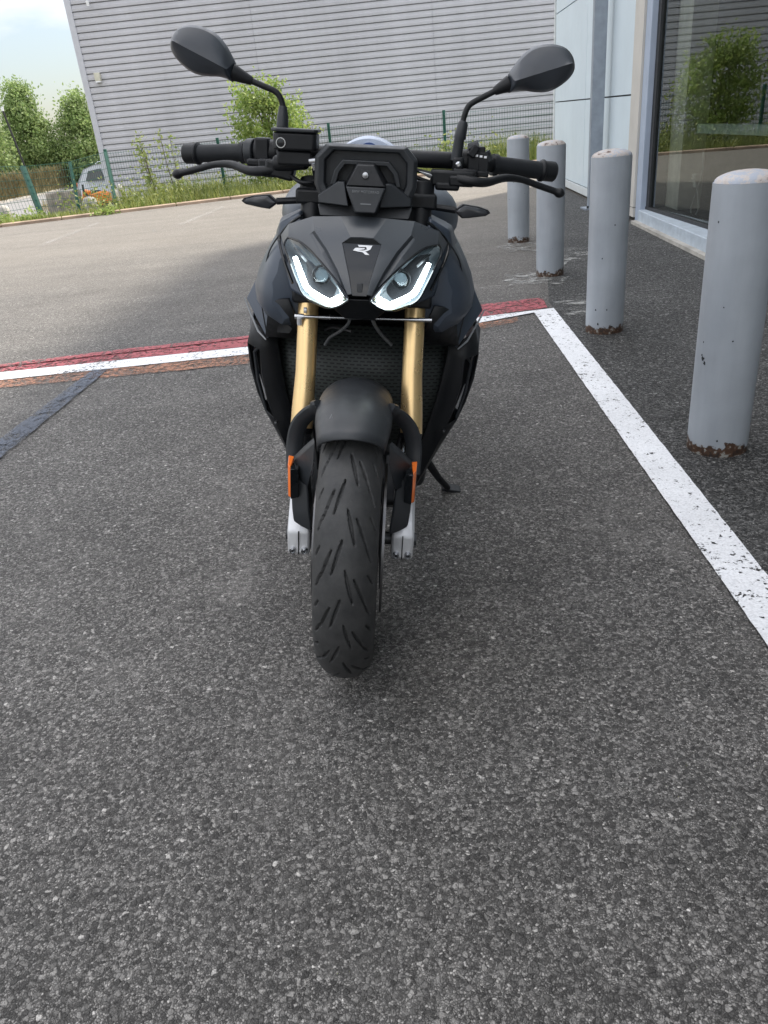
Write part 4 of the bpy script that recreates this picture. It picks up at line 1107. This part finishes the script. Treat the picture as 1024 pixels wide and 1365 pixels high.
# ---- tank, seat, tail
def ring(y, zc, hw, hh, n=20, e=2.6, flatb=.6):
    r = []
    for k in range(n):
        a = 2 * math.pi * k / n; ca, sa = math.cos(a), math.sin(a)
        x = hw * abs(ca) ** (2 / e) * (1 if ca > 0 else -1); z = hh * abs(sa) ** (2 / e) * (1 if sa > 0 else -1)
        if z < 0: z *= flatb
        r.append((x, y, zc + z))
    return r
q = MB(); q.loft([ring(.34, .90, .13, .05), ring(.40, .89, .185, .075), ring(.50, .89, .218, .098), ring(.64, .885, .222, .105), ring(.78, .87, .19, .09), ring(.90, .84, .13, .06), ring(.96, .83, .10, .04)]); tank = q.build('fuel_tank', 'matte', bike, smooth=60, subsurf=1)
q = MB(); q.lathe([(.985, .045), (.998, .045), (1.0, .038), (1.001, .005)], (0, .60, 0), 'z', 24); q.build('filler_cap', 'darkmetal', tank)
q = MB(); q.loft([ring(.92, .84, .11, .035), ring(1.05, .835, .13, .04), ring(1.2, .85, .14, .05), ring(1.3, .87, .12, .04)]); q.build('seat', 'seat', bike, smooth=60, subsurf=1)
q = MB(); q.loft([ring(1.18, .83, .12, .05), ring(1.3, .87, .13, .06), ring(1.5, .93, .09, .05), ring(1.68, .97, .04, .02)]); tl = q.build('tail', 'matte', bike, smooth=60, subsurf=1)
q = MB(); q.box((0, 1.69, .955), (.09, .02, .025)); q.build('tail_light', 'amber', bike, bevel=.004)
# arched piece just behind the display, pale with a blue centre
q = MB(); pr = []
for y, dz in ((.315, 0), (.40, .004)):
    pr.append([(x, y, 1.031 + dz + .034 * math.cos(x / .072 * math.pi / 2) ** .8) for x in np.linspace(-.0715, .0715, 17)] + [(.0715, y, 1.02), (-.0715, y, 1.02)])
q.loft(pr); bc = q.build('pale_arch', 'blue_white', bike, smooth=40)
q = MB(); pr = []
for y in (.3125, .3145):
    pr.append([(x, y, 1.036 + .022 * math.cos(x / .03 * math.pi / 2) ** .8) for x in np.linspace(-.03, .03, 11)])
q.loft(pr); q.build('blue_centre', 'blue_deep', bc)

# ---- handlebar and controls
bar = catmull([(-.385, .385, 1.016), (-.26, .35, 1.026), (-.18, .318, 1.031), (-.08, .30, 1.032), (.08, .30, 1.032), (.18, .318, 1.031), (.26, .35, 1.026), (.385, .385, 1.018)], 6)
q = MB(); nb = len(bar); q.tube(bar, [.0145 if abs(i - nb / 2) > 14 else .0165 for i in range(nb)], 20, cap=True); q.build('handlebar', 'plastic', bike)
for s in (1, -1):
    zz_ = 1.018
    q = MB(); q.tube([(s * .262, .350, 1.026), (s * .272, .353, 1.025), (s * .274, .354, 1.025), (s * .368, .380, zz_)], [.0215, .0215, .0178, .0178], 24); gp = q.build('grip', 'grip', bike)
    d = (Vector((s * .385, .385, zz_)) - Vector((s * .272, .353, 1.025))).normalized(); e0 = Vector((s * .368, .380, zz_))
    q = MB(); q.tube([e0, e0 + d * .004, e0 + d * .0045, e0 + d * .008, e0 + d * .010, e0 + d * .034, e0 + d * .037], [.0185, .0225, .0225, .0225, .0205, .0205, .018], 24); q.build('bar_end', 'plastic', bike)
    # lever
    pts = [(.185, .270, 1.000), (.215, .262, .997), (.245, .272, .996), (.285, .302, 1.004), (.325, .325, 1.001), (.365, .338, .990), (.402, .345, .980), (.410, .346, .978)]
    pth = catmull(sx(pts[:-1], s), 5); n_ = len(pth)
    rr = [lerp(.013, .0080, min(1, i / 20)) for i in range(n_)]
    dd_ = (pth[-1] - pth[-2]).normalized()
    for j, r_ in enumerate((.0098, .0118, .0122, .0112, .0085, .004)): pth.append(pth[n_ - 1] + dd_ * .0036 * (j + 1)); rr.append(r_)
    q = MB(); q.tube(pth, rr, 14, flat=.85); q.build('brake_lever' if s < 0 else 'clutch_lever', 'plastic', bike, smooth=60)
    # lever bracket around the bar
    q = MB(); q.lathe([(-.014, .024), (.014, .024)], (0, 0, 0), 'x', 20); q.v = [(v[0] + s * .205, v[1] + .328, v[2] + 1.03) for v in q.v]
    q.box((s * .2, .295, 1.005), (.05, .05, .028)); q.box((s * .19, .275, .996), (.045, .035, .02)); q.build('lever_bracket', 'plastic', bike, bevel=.004)
# left in the picture: throttle housing, reservoir, switch pod
q = MB(); q.tube([(-.258, .349, 1.027), (-.240, .343, 1.028)], .0265, 24); q.build('throttle_collar', 'plastic_grey', bike, bevel=.002)
q = MB(); q.tube([(-.238, .342, 1.030), (-.205, .333, 1.031)], .0245, 20); q.box((-.222, .325, 1.035), (.03, .045, .044)); q.box((-.232, .30, 1.01), (.04, .02, .014)); q.build('right_switch_pod', 'plastic', bike, bevel=.004)
q = MB()
q.loft([[(-.185, .215, z), (-.176, .205, z), (-.104, .205, z), (-.099, .212, z), (-.099, .268, z), (-.185, .268, z)] for z in (1.040, 1.0715)])
res = q.build('fluid_reservoir', 'plastic', bike, bevel=.004)
q = MB(); q.loft([[(-.188, .212, z), (-.178, .202, z), (-.102, .202, z), (-.096, .210, z), (-.096, .271, z), (-.188, .271, z)] for z in (1.0725, 1.0785)]); q.build('reservoir_lid', 'plastic_grey', res, bevel=.002)
q = MB(); q.lathe([(.2045, .0095), (.2025, .0095), (.2025, .0078), (.2045, .0078)], (-.168, 0, 1.053), 'y', 28, closed=True); q.build('sight_ring', 'chrome', res)
q = MB(); q.lathe([(.2045, .0075), (.2035, .0005)], (-.168, 0, 1.053), 'y', 20); q.build('sight_glass', 'gloss', res)
q = MB(); q.loft([[(-.178, .215, z), (-.108, .215, z), (-.115, .275, z), (-.185, .285, z)] for z in (1.012, 1.040)]); q.tube([(-.19, .265, 1.012), (-.12, .245, 1.018)], [.016, .013], 16); q.box((-.18, .28, 1.0), (.06, .05, .03), Matrix.Rotation(.2, 3, 'Y'))
q.build('master_cylinder', 'plastic', bike, bevel=.005)
q = MB(); q.tube([(-.112, .22, 1.022), (-.098, .215, 1.024)], .0075, 12); q.tube([(-.105, .215, 1.018), (-.100, .216, 1.008)], .006, 10); q.build('banjo_bolt', 'chrome', bike)
for k, pts in enumerate(([(-.165, .27, .998), (-.14, .24, .984), (-.115, .235, .982), (-.09, .25, .988)], [(-.160, .28, .992), (-.13, .25, .978), (-.09, .255, .975)], [(-.105, .216, 1.008), (-.10, .24, .985), (-.08, .28, .97)],
                         [(.10, .28, 1.012), (.14, .27, 1.005), (.17, .275, 1.0)], [(.10, .285, .998), (.135, .28, .990), (.19, .28, .992)])):
    q = MB(); q.tube(catmull(pts, 6), .0042, 8); q.build('control_cable', 'plastic', bike)
q = MB(); q.add([(.105, .26, 1.012), (.125, .265, 1.008), (.158, .27, .999), (.125, .268, 1.000)], [(0, 1, 2, 3)]); q.build('cable_guide', 'alloy', bike, solid=.002)
# right in the picture: switch cube, mirror clamp, clutch perch
q = MB(); q.box((.222, .318, 1.036), (.034, .05, .05)); q.box((.238, .315, 1.030), (.022, .046, .042)); q.box((.215, .30, 1.052), (.016, .03, .024), Matrix.Rotation(.5, 3, 'Y')); q.box((.235, .297, 1.010), (.03, .02, .012))
pod = q.build('left_switch_pod', 'plastic', bike, bevel=.003)
for i in range(3):
    q = MB(); q.box((.222 + i * .009, .2915, 1.044 - .001 * i), (.0055, .003, .004)); q.build('switch_mark', 'mark_white', pod)
q = MB(); q.tube([(.205, .30, 1.056), (.225, .297, 1.062)], [.010, .012], 10); q.tube([(.241, .30, 1.052), (.250, .30, 1.035)], [.008, .009], 8); q.build('toggle', 'plastic_grey', pod)
q = MB(); q.box((.185, .292, 1.026), (.022, .03, .028)); q.box((.175, .285, 1.0), (.09, .045, .03)); q.box((.165, .275, .985), (.05, .03, .016)); q.build('mirror_clamp', 'plastic', bike, bevel=.005)
q = MB(); q.lathe([(.272, .003), (.2745, .0062), (.28, .0062)], (.185, 0, 1.026), 'y', 14); q.build('clamp_bolt', 'chrome', bike)

# ---- mirrors
outl = [(-.268, 1.1865), (-.277, 1.203), (-.287, 1.219), (-.303, 1.235), (-.325, 1.2445), (-.350, 1.2475), (-.372, 1.2435), (-.388, 1.231), (-.3955, 1.213), (-.391, 1.198), (-.379, 1.184), (-.364, 1.1725), (-.348, 1.1655), (-.326, 1.1625), (-.302, 1.1625), (-.285, 1.1590), (-.273, 1.1560)]
OC = catmull([(x, 0, z) for x, z in outl] + [(outl[0][0], 0, outl[0][1])], 3)[:-1]
def mirror(s, dx, dz, rot):
    cx, cz = -.325, 1.205
    root_m = MB(); rings = []
    # ridge runs from the neck to the far tip
    def rp_(x): return lerp(1.171, 1.222, (-.270 - x) / .12)
    for (k, dep_) in ((1.0, .0), (.985, -.008), (.93, -.015), (.6, -.0255), (.3, -.0325), (.0, -.0375)):
        row = []
        for v in OC:
            xx = lerp(v.x, cx, (1 - k) * .16 + (.05 if k < .99 else 0)); zz2 = lerp(rp_(xx), lerp(cz, v.z, .96 if k < .99 else 1), k)
            row.append((xx, .30 + dep_ * min(1, max(.45, (-.240 - xx) * 22)), zz2))
        rings.append(row)
    rings.insert(0, [(v.x * .985 + cx * .015, .312, v.z * .985 + cz * .015) for v in OC])
    root_m.loft(rings)
    R = Matrix.Rotation(rot, 3, 'Y'); base = Vector((-.248, .3, 1.161))
    def tr(v):
        v = R @ (Vector(v) - base) + base; v = v + Vector((dx, 0, dz)); return (v.x * (-s), v.y, v.z)
    root_m.v = [tr(v) for v in root_m.v]
    o = root_m.build('mirror', 'mirror_shell', bike, smooth=50, bevel=.005)
    g_ = MB(); g_.add([tr((lerp(cx, v.x, .93), .3135, lerp(cz, v.z, .93))) for v in OC], [tuple(range(len(OC)))]); g_.build('mirror_glass', 'chrome', o)
    n1 = Vector(tr((-.274, .298, 1.1715)))
    if s < 0: ends = [(-.237, .30, 1.1580), (-.212, .30, 1.1495), (-.192, .30, 1.1425), (-.1815, .30, 1.1320), (-.1755, .30, 1.112), (-.1765, .295, 1.078)]
    else: ends = [(.246, .30, 1.1610), (.222, .30, 1.1485), (.204, .30, 1.1385), (.1965, .30, 1.131), (.1915, .30, 1.118), (.1885, .30, 1.10), (.182, .295, 1.03)]
    q = MB(); q.tube([n1, n1 + (Vector(ends[0]) - n1) * .15, Vector(ends[0])], [.0155, .0145, .0078], 18); q.build('mirror_boot', 'plastic', o)
    st = catmull([Vector(e) for e in ends], 5)
    q = MB(); q.tube(st, .0058, 14); q.build('mirror_stem', 'plastic', o)
    if s < 0: q = MB(); q.tube([(-.1757, .30, 1.116), (-.1762, .297, 1.098), (-.1768, .295, 1.078)], [.008, .0115, .0125], 16); q.build('stem_sleeve', 'plastic_grey', o)
    else: q = MB(); q.tube([(.1905, .30, 1.106), (.189, .30, 1.100), (.185, .298, 1.075), (.184, .297, 1.072), (.180, .294, 1.032)], [.0075, .0105, .0125, .0105, .0115], 16); q.build('stem_sleeve', 'plastic_grey', o)
mirror(-1, 0, 0, 0)
mirror(1, 0, .007, -.085)

# ---- turn signals
for s in (1, -1):
    q = MB(); q.tube([(s * .10, .262, .946), (s * .135, .256, .946), (s * .136, .255, .946), (s * .185, .25, .942)], [.0125, .012, .0085, .0085], 12, flat=.8); st = q.build('signal_stalk', 'plastic', bike)
    o1 = [(.180, .9405), (.198, .9545), (.232, .9510), (.252, .9455), (.257, .9400), (.248, .9340), (.215, .9285), (.198, .9270)]
    def rg_(k, y): return [(s * (.215 + (x - .215) * k), y, .9405 + (z - .9405) * k) for x, z in o1]
    q = MB(); q.loft([rg_(.9, .262), rg_(1.0, .255), rg_(.98, .242)]); sg = q.build('turn_signal', 'plastic', bike, smooth=30)
    q = MB(); q.loft([rg_(.9, .243), rg_(.82, .236), rg_(.45, .2335)]); q.build('signal_lens', 'smoke', sg, smooth=20)

# ---- display housing
def oct_(k, y, oz=0):
    base = [(-.0995, 1.034), (-.0775, 1.0565), (.0775, 1.0565), (.0995, 1.034), (.1005, .985), (.0915, .962), (-.0915, .962), (-.1005, .985)]
    return [(x * k, y, 1.005 + (z - 1.005) * k + oz) for x, z in base]
q = MB(); q.loft([oct_(.80, .196), oct_(.80, .176), oct_(.93, .174), oct_(1.0, .184), oct_(1.0, .232), oct_(.95, .245)], cap=False)
q.f.append(tuple(reversed(range(8)))); q.f.append(tuple(40 + k for k in range(8)))
dh = q.build('display_housing', 'plastic_grey', bike, smooth=20, bevel=.002)
q = MB(); q.prism([(-.0685, .170, .985), (-.060, .170, 1.012), (-.045, .170, 1.030), (.045, .170, 1.030), (.062, .170, 1.012), (.070, .170, .985), (.060, .170, .985), (.053, .170, 1.008), (.040, .170, 1.022), (-.040, .170, 1.022), (-.051, .170, 1.008), (-.058, .170, .985)],
                  [(-.0685, .195, .985), (-.060, .195, 1.012), (-.045, .195, 1.030), (.045, .195, 1.030), (.062, .195, 1.012), (.070, .195, .985), (.060, .195, .985), (.053, .195, 1.008), (.040, .195, 1.022), (-.040, .195, 1.022), (-.051, .195, 1.008), (-.058, .195, .985)])
q.build('housing_arch', 'plastic_grey', dh, bevel=.0015)
q = MB(); q.prism([(-.015, .140, 1.024), (.017, .140, 1.024), (.040, .126, .988), (-.034, .126, .988)], [(-.017, .195, 1.030), (.019, .195, 1.030), (.046, .195, .988), (-.040, .195, .988)]); hc = q.build('key_panel', 'plastic', bike, bevel=.002)
q = MB(); q.prism([(-.0345, .1245, .9865), (.040, .1245, .9865), (.023, .112, .942), (-.016, .112, .942)], [(-.042, .195, .9865), (.047, .195, .9865), (.03, .18, .937), (-.022, .18, .937)]); hp = q.build('badge_panel', 'plastic_grey', bike, bevel=.0025)
q = MB(); q.prism([(-.0075, .1352, 1.016), (.0105, .1352, 1.016), (.0125, .1325, .998), (.0095, .1315, .993), (-.0065, .1315, .993), (-.0095, .1325, .998)], [(-.0075, .15, 1.016), (.0105, .15, 1.016), (.0125, .15, .998), (.0095, .15, .993), (-.0065, .15, .993), (-.0095, .15, .998)]); q.build('bolt_recess', 'gasket', hc)
q = MB(); q.lathe([(.1265, .0015), (.1275, .0055), (.133, .0065), (.136, .0065)], (.0015, 0, 1.007), 'y', 16); q.build('bolt', 'chrome', hc)
for s in (1, -1):
    q = MB(); q.prism(sx([(.040, .150, .992), (.052, .155, .992), (.0905, .160, .966), (.0905, .160, .952), (.030, .138, .950)], s), sx([(.040, .2, .992), (.056, .2, .992), (.094, .2, .966), (.094, .2, .950), (.030, .2, .950)], s)); q.build('display_wing', 'plastic_grey', bike, bevel=.002)
q = MB(); q.prism([(-.092, .166, .9495), (.094, .166, .9495), (.088, .150, .930), (-.086, .150, .930)], [(-.092, .21, .9495), (.094, .21, .9495), (.088, .2, .926), (-.086, .2, .926)]); q.build('display_base', 'gasket', bike, bevel=.002)
def text_mesh(txt, size, mat, parent, M4, name='lettering', bold=0.0, ext_=.0004):
    cu_ = D.curves.new('t', 'FONT'); cu_.body = txt; cu_.size = size; cu_.extrude = ext_; cu_.align_x = 'CENTER'; cu_.align_y = 'CENTER'; cu_.offset = bold
    to = D.objects.new('t', cu_); COL.objects.link(to); dg_ = bpy.context.evaluated_depsgraph_get(); dg_.update()
    me = D.meshes.new_from_object(to.evaluated_get(dg_)); D.objects.remove(to)
    o = D.objects.new(name, me); me.materials.clear(); me.materials.append(M[mat]); COL.objects.link(o); o.parent = parent; o.matrix_local = M4; return o
# text plane: faces -y (towards the viewer), slight backward tilt
tilt = math.atan2(.0125, .0445)
Mt = Matrix.Translation((.003, .1215, .9785)) @ Matrix.Rotation(math.radians(90) + tilt, 4, 'X')
text_mesh('BMW MOTORRAD', .0062, 'mark_grey', hp, Mt, bold=.00015)
q = MB(); q.prism([(-.006, .1158, .9585), (.014, .1158, .9585), (.014, .1154, .9570), (-.006, .1154, .9570)], [(-.006, .12, .9585), (.014, .12, .9585), (.014, .12, .9570), (-.006, .12, .9570)]); q.build('badge_bar', 'mark_grey', hp)

# ---- headlight mask
IN = [(.038, .094, .889), (.030, .077, .862), (.021, .060, .832), (.0145, .047, .803)]
R1 = [(.094, .124, .905), (.067, .094, .876), (.044, .070, .842), (.023, .049, .801)]
R2 = [(.104, .128, .896), (.077, .099, .866), (.053, .075, .833), (.029, .052, .797)]
MD = [((a[0] + b[0]) / 2, (a[1] + b[1]) / 2 + d, (a[2] + b[2]) / 2) for a, b, d in zip(R1, R2, (.001, .009, .008, .002))]
LT = [(.149, .155, .886), (.120, .129, .881), (.086, .098, .859), (.042, .063, .820), (.021, .0465, .795)]
T = [(0, .134, .934), (.045, .136, .932), (.10, .147, .928), (.150, .172, .909), (.170, .195, .884), (.160, .168, .866)]
q = MB()
for s in (1, -1):
    V = sx(IN + R1 + MD + R2 + LT + T + [(0, .094, .901), (.022, .094, .900)], s)
    iI, iR1, iM, iR2, iL, iT, iA0, iA1 = 0, 4, 8, 12, 16, 21, 27, 28
    F = [(iT + 1, iI, iR1, iT + 2), (iT, iA0, iA1, iT + 1), (iT + 1, iA1, iI), (iT + 2, iR1, iR2), (iT + 2, iR2, iL + 1, iL, iT + 3), (iT + 3, iL, iT + 5, iT + 4), (iR1, iM, iR2)]
    for k in range(3):
        F += [(iI + k, iI + k + 1, iR1 + k + 1, iR1 + k), (iR1 + k, iR1 + k + 1, iM + k + 1, iM + k), (iM + k, iM + k + 1, iR2 + k + 1, iR2 + k), (iR2 + k, iR2 + k + 1, iL + k + 2, iL + k + 1)]
    q.add(V, F)
me_ = q.build('headlight_mask', 'mask', bike, smooth=24, fixn=False)
bm = bmesh.new(); bm.from_mesh(me_.data); bmesh.ops.remove_doubles(bm, verts=bm.verts, dist=1e-5); bmesh.ops.recalc_face_normals(bm, faces=bm.faces)
if sum(f.normal.y for f in bm.faces) > 0: bmesh.ops.reverse_faces(bm, faces=bm.faces)
bm.to_mesh(me_.data); bm.free()
me_.data.set_sharp_from_angle(angle=math.radians(24))
k_ = me_.modifiers.new('s', 'SOLIDIFY'); k_.thickness = .006; k_.offset = -1
k_ = me_.modifiers.new('b', 'BEVEL'); k_.width = .0018; k_.segments = 3; k_.limit_method = 'ANGLE'; k_.angle_limit = math.radians(14)
mask = me_
# glossy badge insert with the white mark
q = MB()
il = [(-.022, .0955, .899), (-.037, .0955, .888), (-.029, .0785, .861), (-.020, .0615, .831), (-.0135, .048, .800), (.0135, .048, .800), (.020, .0615, .831), (.029, .0785, .861), (.037, .0955, .888), (.022, .0955, .899)]
hlf = [(.022, .0955, .899), (.037, .0955, .888), (.029, .0785, .861), (.020, .0615, .831), (.0135, .048, .800)]
fv = []; ff = []
for (x, y, z) in hlf: fv += [(-x, y, z), (x, y, z), (-x, y + .02, z), (x, y + .02, z)]
for r in range(4):
    a = 4 * r; ff += [(a, a + 4, a + 5, a + 1), (a, a + 2, a + 6, a + 4), (a + 1, a + 5, a + 7, a + 3)]
ff += [(0, 1, 3, 2), (16, 18, 19, 17)]
q.add(fv, ff); ins = q.build('badge_insert', 'gloss', mask, smooth=20)
def insy(z):
    for (a, b) in zip(hlf, hlf[1:]):
        if b[2] <= z <= a[2]: return lerp(a[1], b[1], (a[2] - z) / (a[2] - b[2])) - .0006
    return .0949
def mark(poly):
    fr_ = [Vector((x, insy(z) - .0008, z)) for x, z in poly]; bk_ = [Vector((x, insy(z) + .002, z)) for x, z in poly]
    return fr_, bk_
for poly in ([(-.0075, .8865), (.0205, .8865), (.0165, .8795), (.0095, .8765), (-.0005, .8765), (.0105, .8795), (.0085, .8835), (-.0055, .8832)],
             [(-.0115, .8815), (.0065, .8815), (.0045, .8795), (-.0075, .8775), (-.0165, .8770)],
             [(-.0015, .8775), (.0055, .8775), (.0155, .8705), (.0075, .8708)],
             [(-.0165, .8770), (-.0075, .8775), (-.0015, .8775), (.0025, .8745), (-.0045, .8752)]):
    a, b = mark(poly); q = MB(); q.prism(a, b); q.build('letter_mark', 'mark_white', ins, smooth=0)
q = MB(); q.prism([(-.006, .054, .822), (.006, .054, .822), (.005, .050, .806), (-.005, .050, .806)], [(-.006, .07, .822), (.006, .07, .822), (.005, .07, .806), (-.005, .07, .806)]); q.build('sensor_window', 'plastic_grey', ins, bevel=.001)
# housing behind the mask
q = MB()
fo = [(0, .14, .93), (.10, .155, .924), (.150, .18, .905), (.166, .20, .880), (.160, .178, .862), (.113, .105, .778), (.060, .082, .766), (.018, .07, .786), (0, .065, .785)]
full = fo + [(-x, y, z) for x, y, z in reversed(fo[1:-1])]
q.prism(full, [(x * .9, .27, lerp(.86, z, .8)) for x, y, z in full]); q.build('headlight_housing', 'plastic', bike, bevel=.002)
q = MB(); q.prism([(-.03, .052, .792), (.03, .052, .792), (.05, .075, .765), (.03, .09, .745), (-.03, .09, .745), (-.05, .075, .765)], [(-.03, .12, .792), (.03, .12, .792), (.05, .12, .765), (.03, .14, .745), (-.03, .14, .745), (-.05, .12, .765)]); q.build('chin', 'plastic', bike, bevel=.003)
LP = [(.150, .156, .885), (.120, .129, .880), (.086, .098, .858), (.042, .063, .819), (.0215, .0475, .795), (.0265, .0485, .786), (.040, .055, .777), (.059, .064, .7705), (.080, .074, .774), (.112, .094, .786), (.128, .108, .812), (.146, .134, .848), (.157, .153, .870)]
for s in (1, -1):
    lp_ = catmull(LP + [LP[0]], 4)[:-1]
    hl_ = empty('headlight'); hl_.parent = bike
    c_ = Vector((.085, .082, .824))
    q = MB(); rings = []
    for k, dy in ((1, 0), (.8, -.004), (.4, -.007), (.05, -.008)):
        rings.append([((lerp(c_.x, v.x, k)) * s, lerp(c_.y + .012, v.y, k) + dy - .0015, lerp(c_.z, v.z, k)) for v in lp_])
    q.loft(rings, cap=False); q.build('lens', 'lens', hl_, smooth=60, fixn=False)
    q = MB(); q.tube([Vector((v.x * s, v.y - .0005, v.z)) for v in lp_] + [Vector((lp_[0].x * s, lp_[0].y, lp_[0].z))], .0022, 6); q.build('lens_rim', 'gloss', hl_)
    q = MB(); rings = []
    for k, dy in ((1.0, .001), (.86, .014), (.6, .028), (.3, .034), (.05, .036)):
        rings.append([((lerp(c_.x, v.x, k)) * s, lerp(c_.y + .012, v.y, k) + dy, lerp(c_.z, v.z, k)) for v in lp_])
    q.loft(rings, cap=False); q.f.append(tuple((4 * len(lp_)) + k for k in range(len(lp_)))); q.build('reflector_bowl', 'bowl', hl_, smooth=30, fixn=False)
    led = catmull(sx([(.1320, .124, .8535), (.1205, .110, .8285), (.1095, .099, .8065), (.1010, .092, .7980), (.080, .079, .7890), (.0610, .069, .7825), (.0580, .067, .7825), (.046, .061, .7895), (.0350, .0555, .7960)], s), 5)
    q = MB(); n_ = len(led); q.tube(led, [.0046 + .0016 * min(1, i / 6) for i in range(n_)], 10, flat=.7); q.build('led_strip', 'led', hl_, smooth=60)
    low = [v + Vector((0, -.0045, -.0058)) for v in led[16:]]
    q = MB(); q.tube(low, .0022, 6); q.build('led_edge', 'led_edge', hl_)
    q = MB(); q.lathe([(.094, .002), (.0955, .009), (.100, .0145), (.110, .0165)], (s * .078, 0, .8235), 'y', 24); pr_ = q.build('projector', 'lens', hl_)
    q = MB(); q.lathe([(.104, .0165), (.102, .0185), (.112, .020), (.114, .0165)], (s * .078, 0, .8235), 'y', 24, closed=True); q.build('projector_ring', 'darkmetal', hl_)
    q = MB(); q.lathe([(.108, .013), (.1085, .0005)], (s * .078, 0, .8235), 'y', 16); q.build('projector_core', 'projector', hl_)
    q = MB(); q.prism(sx([(.128, .132, .868), (.136, .140, .868), (.110, .115, .846), (.106, .112, .850)], s), sx([(.128, .140, .868), (.136, .148, .868), (.110, .123, .846), (.106, .120, .850)], s)); q.build('inner_fin', 'darkmetal', hl_)
    # fairing edge lines beside the mask
    q = MB(); q.tube(catmull(sx([(.125, .175, .925), (.150, .185, .907), (.172, .20, .880), (.166, .18, .850), (.140, .14, .80)], s), 5), .003, 8); q.build('mask_edge', 'gloss', bike)
    q = MB(); q.prism(sx([(.130, .19, .93), (.175, .215, .905), (.184, .23, .87), (.170, .20, .84), (.150, .17, .78), (.11, .13, .77)], s), sx([(.130, .30, .93), (.185, .32, .905), (.20, .33, .87), (.19, .33, .83), (.17, .30, .77), (.11, .27, .77)], s)); q.build('side_fairing', 'matte', bike, bevel=.006)
    q = MB(); q.tube([(s * .1125, fy(.84), .84), (s * .1125, fy(.97), .97)], .0235, 20); q.tube([(s * .1125, fy(.955), .955), (s * .1125, fy(.985), .985)], .027, 20); q.build('fork_top', 'plastic', bike, bevel=.002)
for s in (1, -1):
    for (x, y, z) in ((.232, .286, .44),):
        q = MB(); q.lathe([(y - .004, .0015), (y - .002, .0045), (y + .01, .0045)], (s * (x - (.03 if z < .5 else 0)), 0, z), 'y', 12); q.build('fastener', 'darkmetal', bike)
    q = MB(); q.tube(catmull(sx([(.172, .205, .885), (.200, .235, .845), (.215, .245, .790), (.222, .25, .735), (.214, .262, .66)], s), 6), .0016, 6); q.build('panel_seam', 'gasket', bike)
    q = MB(); q.tube(catmull(sx([(.10, .19, .79), (.125, .20, .74), (.135, .24, .69), (.12, .26, .62), (.105, .20, .55)], s), 6), .0045, 8); q.build('brake_line', 'plastic', bike)
# cross rod and brake hoses
q = MB(); q.tube([(-.132, .150, .731), (.146, .150, .7365)], .0034, 12); rod = q.build('cross_rod', 'chrome', bike)
for (x0_, x1_, r) in ((-.137, -.118, .0062), (-.085, -.062, .0050), (.10, .147, .0045)):
    q = MB(); q.tube([(x0_, .150, .731 + (x0_ + .13) * .02), (x1_, .150, .731 + (x1_ + .13) * .02)], r, 12); q.build('rod_sleeve', 'chrome', rod)
q = MB(); q.tube([(-.118, .149, .745), (-.112, .149, .745)], .006, 12); q.tube([(-.127, .145, .731), (-.127, .15, .715)], .0055, 10); q.build('rod_clamp', 'alloy', rod)
for pts, r in (([(-.022, .16, .735), (-.028, .17, .715), (-.045, .19, .695), (-.068, .21, .675), (-.08, .22, .655)], .0035), ([(.022, .16, .735), (.030, .17, .715), (.045, .19, .690), (.066, .21, .665)], .004), ([(-.02, .17, .70), (-.06, .2, .70), (-.08, .21, .69)], .0028)):
    q = MB(); q.tube(catmull(pts, 5), r, 8); q.build('brake_hose', 'darkmetal' if r < .003 else 'hose', bike)
for s in (1, -1):
    q = MB(); q.tube(catmull(sx([(.118, .18, .60), (.10, .12, .52), (.085, .10, .45), (.082, .1, .41)], s), 5), .004, 8); q.build('brake_line', 'plastic', bike)
# side stand, foot on the ground
q = MB(); q.tube([(.135, .66, .27), (.175, .70, .205), (.235, .75, .105), (.272, .79, .052)], [.016, .015, .011, .010], 12); q.box((.165, .70, .235), (.035, .03, .05), Matrix.Rotation(.5, 3, 'Y')); stn = q.build('side_stand', 'plastic', bike, bevel=.002)
q = MB(); q.box((.283, .81, .043), (.062, .05, .010), Matrix.Rotation(.131, 3, 'Y')); q.build('stand_foot', 'plastic', stn, bevel=.003)
for s in (1, -1):
    q = MB(); q.tube([(s * .17, .86, .36), (s * .26, .88, .36)], .011, 12); q.build('foot_peg', 'darkmetal', bike)
